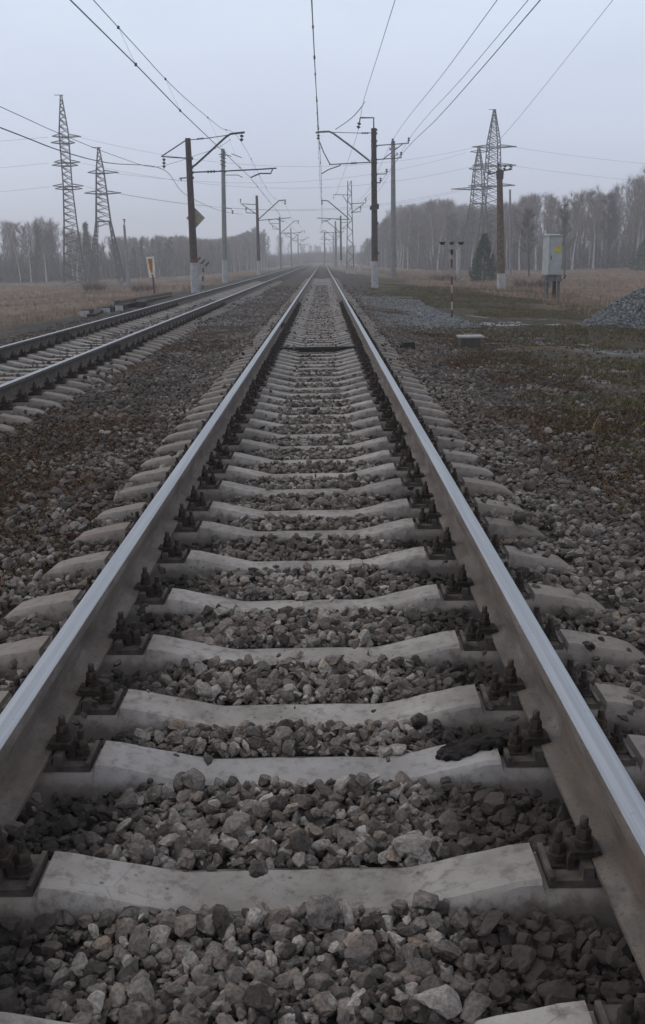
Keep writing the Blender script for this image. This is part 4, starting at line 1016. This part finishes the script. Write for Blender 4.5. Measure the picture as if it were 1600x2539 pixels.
MASSK = [(H, dk)+tree_meshes(300+s_, H, sp, 1500, dk, 'mass_tree', .05) for s_, (H, sp, dk) in enumerate(((13, 3.0, 0), (14.5, 3.2, 0), (12, 2.9, 0), (12.5, 3.3, 1)))]
def add_tree(kind, x, y, sc_, lab, grp, rz, cat='tree', name=None):
    H, dk, _, _, tm, cm = KINDS[kind]
    o = link(name or ('alder_tree' if dk else 'birch_tree'), None, (x, y, gzs(x, y)-.05)); o.rotation_euler = (0, 0, rz); o.scale = (sc_*random.uniform(1.05, 1.4),)*2+(sc_,)
    tag(o, lab, cat, grp); link('trunk', tm, (0, 0, 0), o); link('crown', cm, (0, 0, 0), o); return o
random.seed(42)
def along(poly, n):
    P = np.array(poly, float); seg = np.linalg.norm(np.diff(P, axis=0), axis=1); cum = np.concatenate([[0], np.cumsum(seg)])
    return lambda s: np.array([np.interp(s*cum[-1], cum, P[:, i]) for i in (0, 1)])
EDGE_L = [(-84, 160), (-64, 172), (-46, 184), (-34, 196), (-26, 212), (-21, 250), (-18, 330)]
EDGE_R = [(76, 178), (60, 177), (48, 173), (36, 171), (28, 180), (21, 196), (17, 220), (14.5, 262), (13, 330)]
SKY_U = [-200, 0, 60, 100, 170, 220, 330, 450, 520, 600, 640, 690, 740, 800, 905, 930, 960, 1000, 1060, 1110, 1150, 1200, 1260, 1300, 1400, 1450, 1500, 1550, 1600, 1900]
SKY_V = [545, 550, 558, 545, 568, 583, 592, 588, 598, 586, 568, 588, 603, 612, 608, 580, 545, 518, 512, 502, 522, 518, 502, 490, 486, 482, 470, 452, 432, 330]
def tree_height(x, y):                                  # the height at which the wood's skyline stands at this spot
    q = np.array([x, y, 2.0])-EYE; u = 800+F*(q@cr)/(q@fw)
    return float(np.clip(at(u, np.interp(u, SKY_U, SKY_V), y)[2]-gzs(x, y), 7, 22))
HL = lambda s: float(np.interp(s, [0, .1, .25, .4, .55, .7, 1], [12.5, 12, 12.5, 11.0, 11.0, 11.5, 12]))
HR = lambda s: float(np.interp(s, [0, .15, .28, .4, .5, .6, .75, 1], [23, 20.5, 16, 14.5, 13.2, 13.5, 12.5, 12]))
def wood(poly, n, hf, side, grp, wordings):
    f = along(poly, n); k = 0; sx = -1 if side == 'left' else 1
    for i in range(n):
        s = min(1, max(0, (i+random.random())/n)); p = f(s); dep = random.random()**1.3*11
        x, y = p[0]+sx*dep*.75+random.uniform(-.8, .8), p[1]+dep+random.uniform(-1, 1)
        kd = random.choices(range(7), (4, 4, 3, 4, 3, 3, 3))[0]; dk = KINDS[kd][1]
        h = tree_height(x, y)*random.uniform(.84, 1.04)*(.9 if dk else 1)
        add_tree(kd, x, y, h/KINDS[kd][0], wordings[1 if dk else 0], grp, random.uniform(0, 6.28))
wood(EDGE_L, 190, HL, 'left', 'bare trees of the left wood', ('bare birch with pale trunk in the wood beyond the left field', 'bare dark-trunked tree in the wood beyond the left field'))
wood(EDGE_R, 185, HR, 'right', 'bare trees of the right wood', ('bare birch with pale trunk in the wood beyond the right field', 'bare dark-trunked tree in the wood beyond the right field'))
add_tree(5, *at(1312, 690, 118)[:2], .74, 'small dark forked tree standing before the right wood, left of the cabinet', None, 1.0, name='alder_tree')
add_tree(4, *at(1400, 688, 122)[:2], .64, 'slender dark tree standing before the right wood, right of the cabinet', None, 2.0, name='alder_tree')

# the deep wood behind reads as one mass
g = np.random.default_rng(9)
def mass(name, poly, n, hf, side, label):
    aT, aC = Acc(), Acc(); f = along(poly, n); sx = -1 if side == 'left' else 1
    for i in range(n):
        s = (i+g.uniform())/n; p = f(min(1, s)); dep = 9+g.uniform(0, 1)*24
        x, y = p[0]+sx*dep*.8, p[1]+dep; kd = g.integers(0, 4); H, dk, (tv, tt), (cv, ct), _, _ = MASSK[kd]
        sc_ = tree_height(x, y)*g.uniform(.88, 1.02)/H; a = g.uniform(0, 6.28); Rm = np.array([[math.cos(a), -math.sin(a), 0], [math.sin(a), math.cos(a), 0], [0, 0, 1]])*sc_
        o = np.array([x, y, gzs(x, y)])
        aT.add(tv@Rm.T+o, tt); sel = g.permutation(len(ct))[:len(ct)*4//5]; aC.add(cv@Rm.T+o, ct[sel])
    # dark brush filling the foot of the wood
    m = 42000; s = g.uniform(0, 1, m); q = np.array([f(v) for v in s]); dep = g.uniform(1, 26, m)
    x, y = q[:, 0]+sx*dep*.75, q[:, 1]+dep; L = g.uniform(1.2, 5.5, m); b0 = np.stack([x, y, gz(x, y)], 1)
    b0[:, 2] += g.uniform(0, .6, m); dv = np.stack([g.normal(0, .35, m), g.normal(0, .35, m), np.ones(m)], 1)*L[:, None]
    w = g.uniform(.04, .11, m)[:, None]*np.stack([np.cos(g.uniform(0, 3, m)), np.sin(g.uniform(0, 3, m)), np.zeros(m)], 1)
    V = np.stack([b0-w, b0+w, b0+dv], 1).reshape(-1, 3)
    V1, T1_ = aT.out(); V2, T2_ = aC.out(); n1, n2 = len(V1), len(V2)
    me = npmesh(name, np.concatenate([V1, V2, V]), np.concatenate([T1_, T2_+n1, np.arange(len(V)).reshape(-1, 3)+n1+n2]), [M['darkbark'], M['twig'], M['twigdark']])
    mi = np.concatenate([np.zeros(len(T1_)), np.ones(len(T2_)), np.full(m, 2)]).astype(np.int32)
    if len(me.polygons) == len(mi): me.polygons.foreach_set('material_index', mi)
    tag(link(name, me), label, 'wood', kind='stuff')
mass('left_wood', EDGE_L+[(-17, 400)], 480, HL, 'left', 'deep bare wood behind the front trees on the left')
mass('right_wood', EDGE_R+[(13, 400)], 480, HR, 'right', 'deep bare wood behind the front trees on the right')
mass('distant_wood', [(-30, 420), (-12, 470), (0, 520), (12, 470), (30, 420)], 90, None, 'right', 'hazy grey wood closing the view where the rails meet')

# conifers
def conifer(u, v, yy, hgt, rad, n, label, name, low=.05):
    p = at(u, v, yy); x, y = p[0], yy; z = gzs(x, y); g = np.random.default_rng(int(u)); t = Thing(name, (x, y, z), label, 'tree')
    mb = MB(); mb.tube([(x, y, z-.2), (x, y, z+hgt*.95)], [hgt*.018, .02], 6); t.part('trunk', mb, M['darkbark'])
    f = low+(1-low)*g.uniform(0, 1, n)**1.1; a = g.uniform(0, 2*np.pi, n); lump = .7+.5*vnoise(a*1.6, f*9, 1.0, int(u))
    lump = lump*(.55+.9*vnoise(a*2.3, f*6, 1.0, int(u)+3)); r = rad*(1.12-f)**.55*(1-f**4)*.9*np.sqrt(g.uniform(.1, 1, n))*lump
    c = np.stack([np.cos(a)*r, np.sin(a)*r, f*hgt-.12*r], 1); L = g.uniform(.12, .34, n)*hgt/4.4
    d = np.stack([np.cos(a), np.sin(a), g.uniform(-.2, .7, n)], 1)+g.normal(0, .35, (n, 3)); d /= np.linalg.norm(d, axis=1)[:, None]
    sd = np.cross(d, g.normal(size=(n, 3))); sd /= np.linalg.norm(sd, axis=1)[:, None]; w = (L*.2)[:, None]
    V = np.stack([c-sd*w, c+sd*w, c+d*L[:, None]], 1).reshape(-1, 3)
    link('crown', npmesh('crown', V, np.arange(len(V)).reshape(-1, 3), M['needle']), (0, 0, 0), t.o)
conifer(1200, 697, 98, 4.4, 1.55, 5200, 'bushy dark green young pine left of the timber pole', 'pine_tree')
conifer(1597, 676, 150, 4.6, 2.6, 3600, 'dark green pine at the right edge before the wood', 'pine_tree')
conifer(222, 706, 196, 10.5, 1.1, 1500, 'narrow dark spruce rising among the bare trees between the two left pylons', 'spruce_tree')
# reddish bush in the left field
def bush(u, v, yy, hgt, rad, label, seed):
    p = at(u, v, yy); x, y = p[0], yy; z = gzs(x, y); g = np.random.default_rng(seed); n = 1100
    a = g.uniform(0, 2*np.pi, n); r = rad*np.sqrt(g.uniform(0, 1, n))*.6; lm = .45+.9*vnoise(np.cos(a)*1.3+seed, np.sin(a)*1.3, 1.5, seed); b0 = np.stack([np.cos(a)*r*lm*1.3, np.sin(a)*r*lm, g.uniform(-.05, hgt*.25, n)], 1)
    d = np.stack([np.cos(a)*.45, np.sin(a)*.45, np.ones(n)], 1)+g.normal(0, .3, (n, 3)); L = g.uniform(.2, .75, n)*hgt*lm
    sd = np.cross(d, g.normal(size=(n, 3))); sd /= np.linalg.norm(sd, axis=1)[:, None]
    V = np.stack([b0-sd*.012, b0+sd*.012, b0+d*L[:, None]], 1).reshape(-1, 3)
    tag(link('bush', npmesh('bush', V, np.arange(len(V)).reshape(-1, 3), M['bush']), (x, y, z)), label, 'bush')
bush(232, 728, 96, 1.3, 1.5, 'reddish bare bush in front of the spread-legged pylon', 1)
bush(360, 728, 80, 1.0, 1.3, 'low red-brown bush behind the white and orange sign', 3)
bush(1100, 693, 92, 1.2, 1.5, 'pinkish bare bush behind the red and white post', 4)
bush(1325, 712, 70, .8, 1.6, 'low dark bush left of the cabinet legs', 5)

# ------------------------------------------------------------------ sky, sun, haze
W = bpy.data.worlds.new('World'); S.world = W; W.use_nodes = True; nt = W.node_tree; bg = nt.nodes['Background']
SUN_EL, SUN_AZ = R(34), R(-80)
sky = nt.nodes.new('ShaderNodeTexSky'); sky.sky_type = 'NISHITA'; sky.sun_disc = False; sky.sun_elevation = SUN_EL; sky.sun_rotation = SUN_AZ; sky.dust_density = 6; sky.air_density = 1.5
tc = nt.nodes.new('ShaderNodeTexCoord'); sx = nt.nodes.new('ShaderNodeSeparateXYZ'); nt.links.new(tc.outputs['Generated'], sx.inputs[0])
rp = nt.nodes.new('ShaderNodeValToRGB'); nt.links.new(sx.outputs[2], rp.inputs[0]); e = rp.color_ramp.elements
e[0].position = 0.0; e[0].color = (.535, .57, .68, 1); e[1].position = 1; e[1].color = (.66, .68, .70, 1)
q = e.new(.10); q.color = (.585, .65, .80, 1); q = e.new(.24); q.color = (.655, .745, .89, 1); q = e.new(.5); q.color = (.66, .70, .76, 1)
k10 = nt.nodes.new('ShaderNodeMix'); k10.data_type = 'RGBA'; k10.blend_type = 'MULTIPLY'; k10.inputs[0].default_value = 1; nt.links.new(rp.outputs[0], k10.inputs[6]); k10.inputs[7].default_value = (10, 10, 10, 1)
mx = nt.nodes.new('ShaderNodeMix'); mx.data_type = 'RGBA'; mx.inputs[0].default_value = .94; nt.links.new(sky.outputs[0], mx.inputs[6]); nt.links.new(k10.outputs[2], mx.inputs[7])
cn = nt.nodes.new('ShaderNodeTexNoise'); cm = nt.nodes.new('ShaderNodeMapping'); cm.inputs['Scale'].default_value = (1, 1, 3.2); nt.links.new(tc.outputs['Generated'], cm.inputs[0]); nt.links.new(cm.outputs[0], cn.inputs['Vector']); cn.inputs['Scale'].default_value = 2.6; cn.inputs['Detail'].default_value = 5
cr2 = nt.nodes.new('ShaderNodeValToRGB'); nt.links.new(cn.outputs['Fac'], cr2.inputs[0]); e2 = cr2.color_ramp.elements; e2[0].position = .3; e2[0].color = (.93, .935, .95, 1); e2[1].position = .7; e2[1].color = (1.04, 1.03, 1.02, 1)
cx_ = nt.nodes.new('ShaderNodeMix'); cx_.data_type = 'RGBA'; cx_.blend_type = 'MULTIPLY'; cx_.inputs[0].default_value = 1; nt.links.new(mx.outputs[2], cx_.inputs[6]); nt.links.new(cr2.outputs[0], cx_.inputs[7])
nt.links.new(cx_.outputs[2], bg.inputs['Color']); bg.inputs['Strength'].default_value = .118
sd_ = bpy.data.lights.new('sun', 'SUN'); so = bpy.data.objects.new('sun', sd_); COL.objects.link(so); sd_.energy = .75; sd_.angle = R(50); sd_.color = (1, .93, .85)
dv = Vector((math.sin(SUN_AZ)*math.cos(SUN_EL), math.cos(SUN_AZ)*math.cos(SUN_EL), math.sin(SUN_EL))); so.rotation_euler = dv.to_track_quat('Z', 'Y').to_euler(); so.location = (0, 0, 60)

hm = bpy.data.materials.new('haze'); hm.use_nodes = True; ht_ = hm.node_tree; ht_.nodes.remove(ht_.nodes['Principled BSDF'])
pv = ht_.nodes.new('ShaderNodeVolumePrincipled'); pv.inputs['Color'].default_value = (.93, .95, .99, 1); pv.inputs['Density'].default_value = .0015; pv.inputs['Anisotropy'].default_value = .25
ht_.links.new(pv.outputs[0], ht_.nodes['Material Output'].inputs['Volume'])
mb = MB(); zt_ = 34.0; mb.box((0, 420, (zt_-4.5)/2), (1640, 1000, zt_+4.5))
tag(link('haze', mb.mesh('haze', hm)), 'thin grey autumn mist over the whole place', 'haze', kind='stuff')

# ------------------------------------------------------------------ render
S.view_settings.view_transform = 'Standard'; S.view_settings.look = 'None'; S.view_settings.gamma = 1; S.view_settings.exposure = 0
S.render.engine = 'CYCLES'; c = S.cycles
c.use_denoising = True
try: c.denoiser = 'OPENIMAGEDENOISE'
except Exception: pass
c.max_bounces = 6; c.diffuse_bounces = 3; c.glossy_bounces = 3; c.volume_bounces = 1; c.transparent_max_bounces = 6
c.sample_clamp_indirect = 4
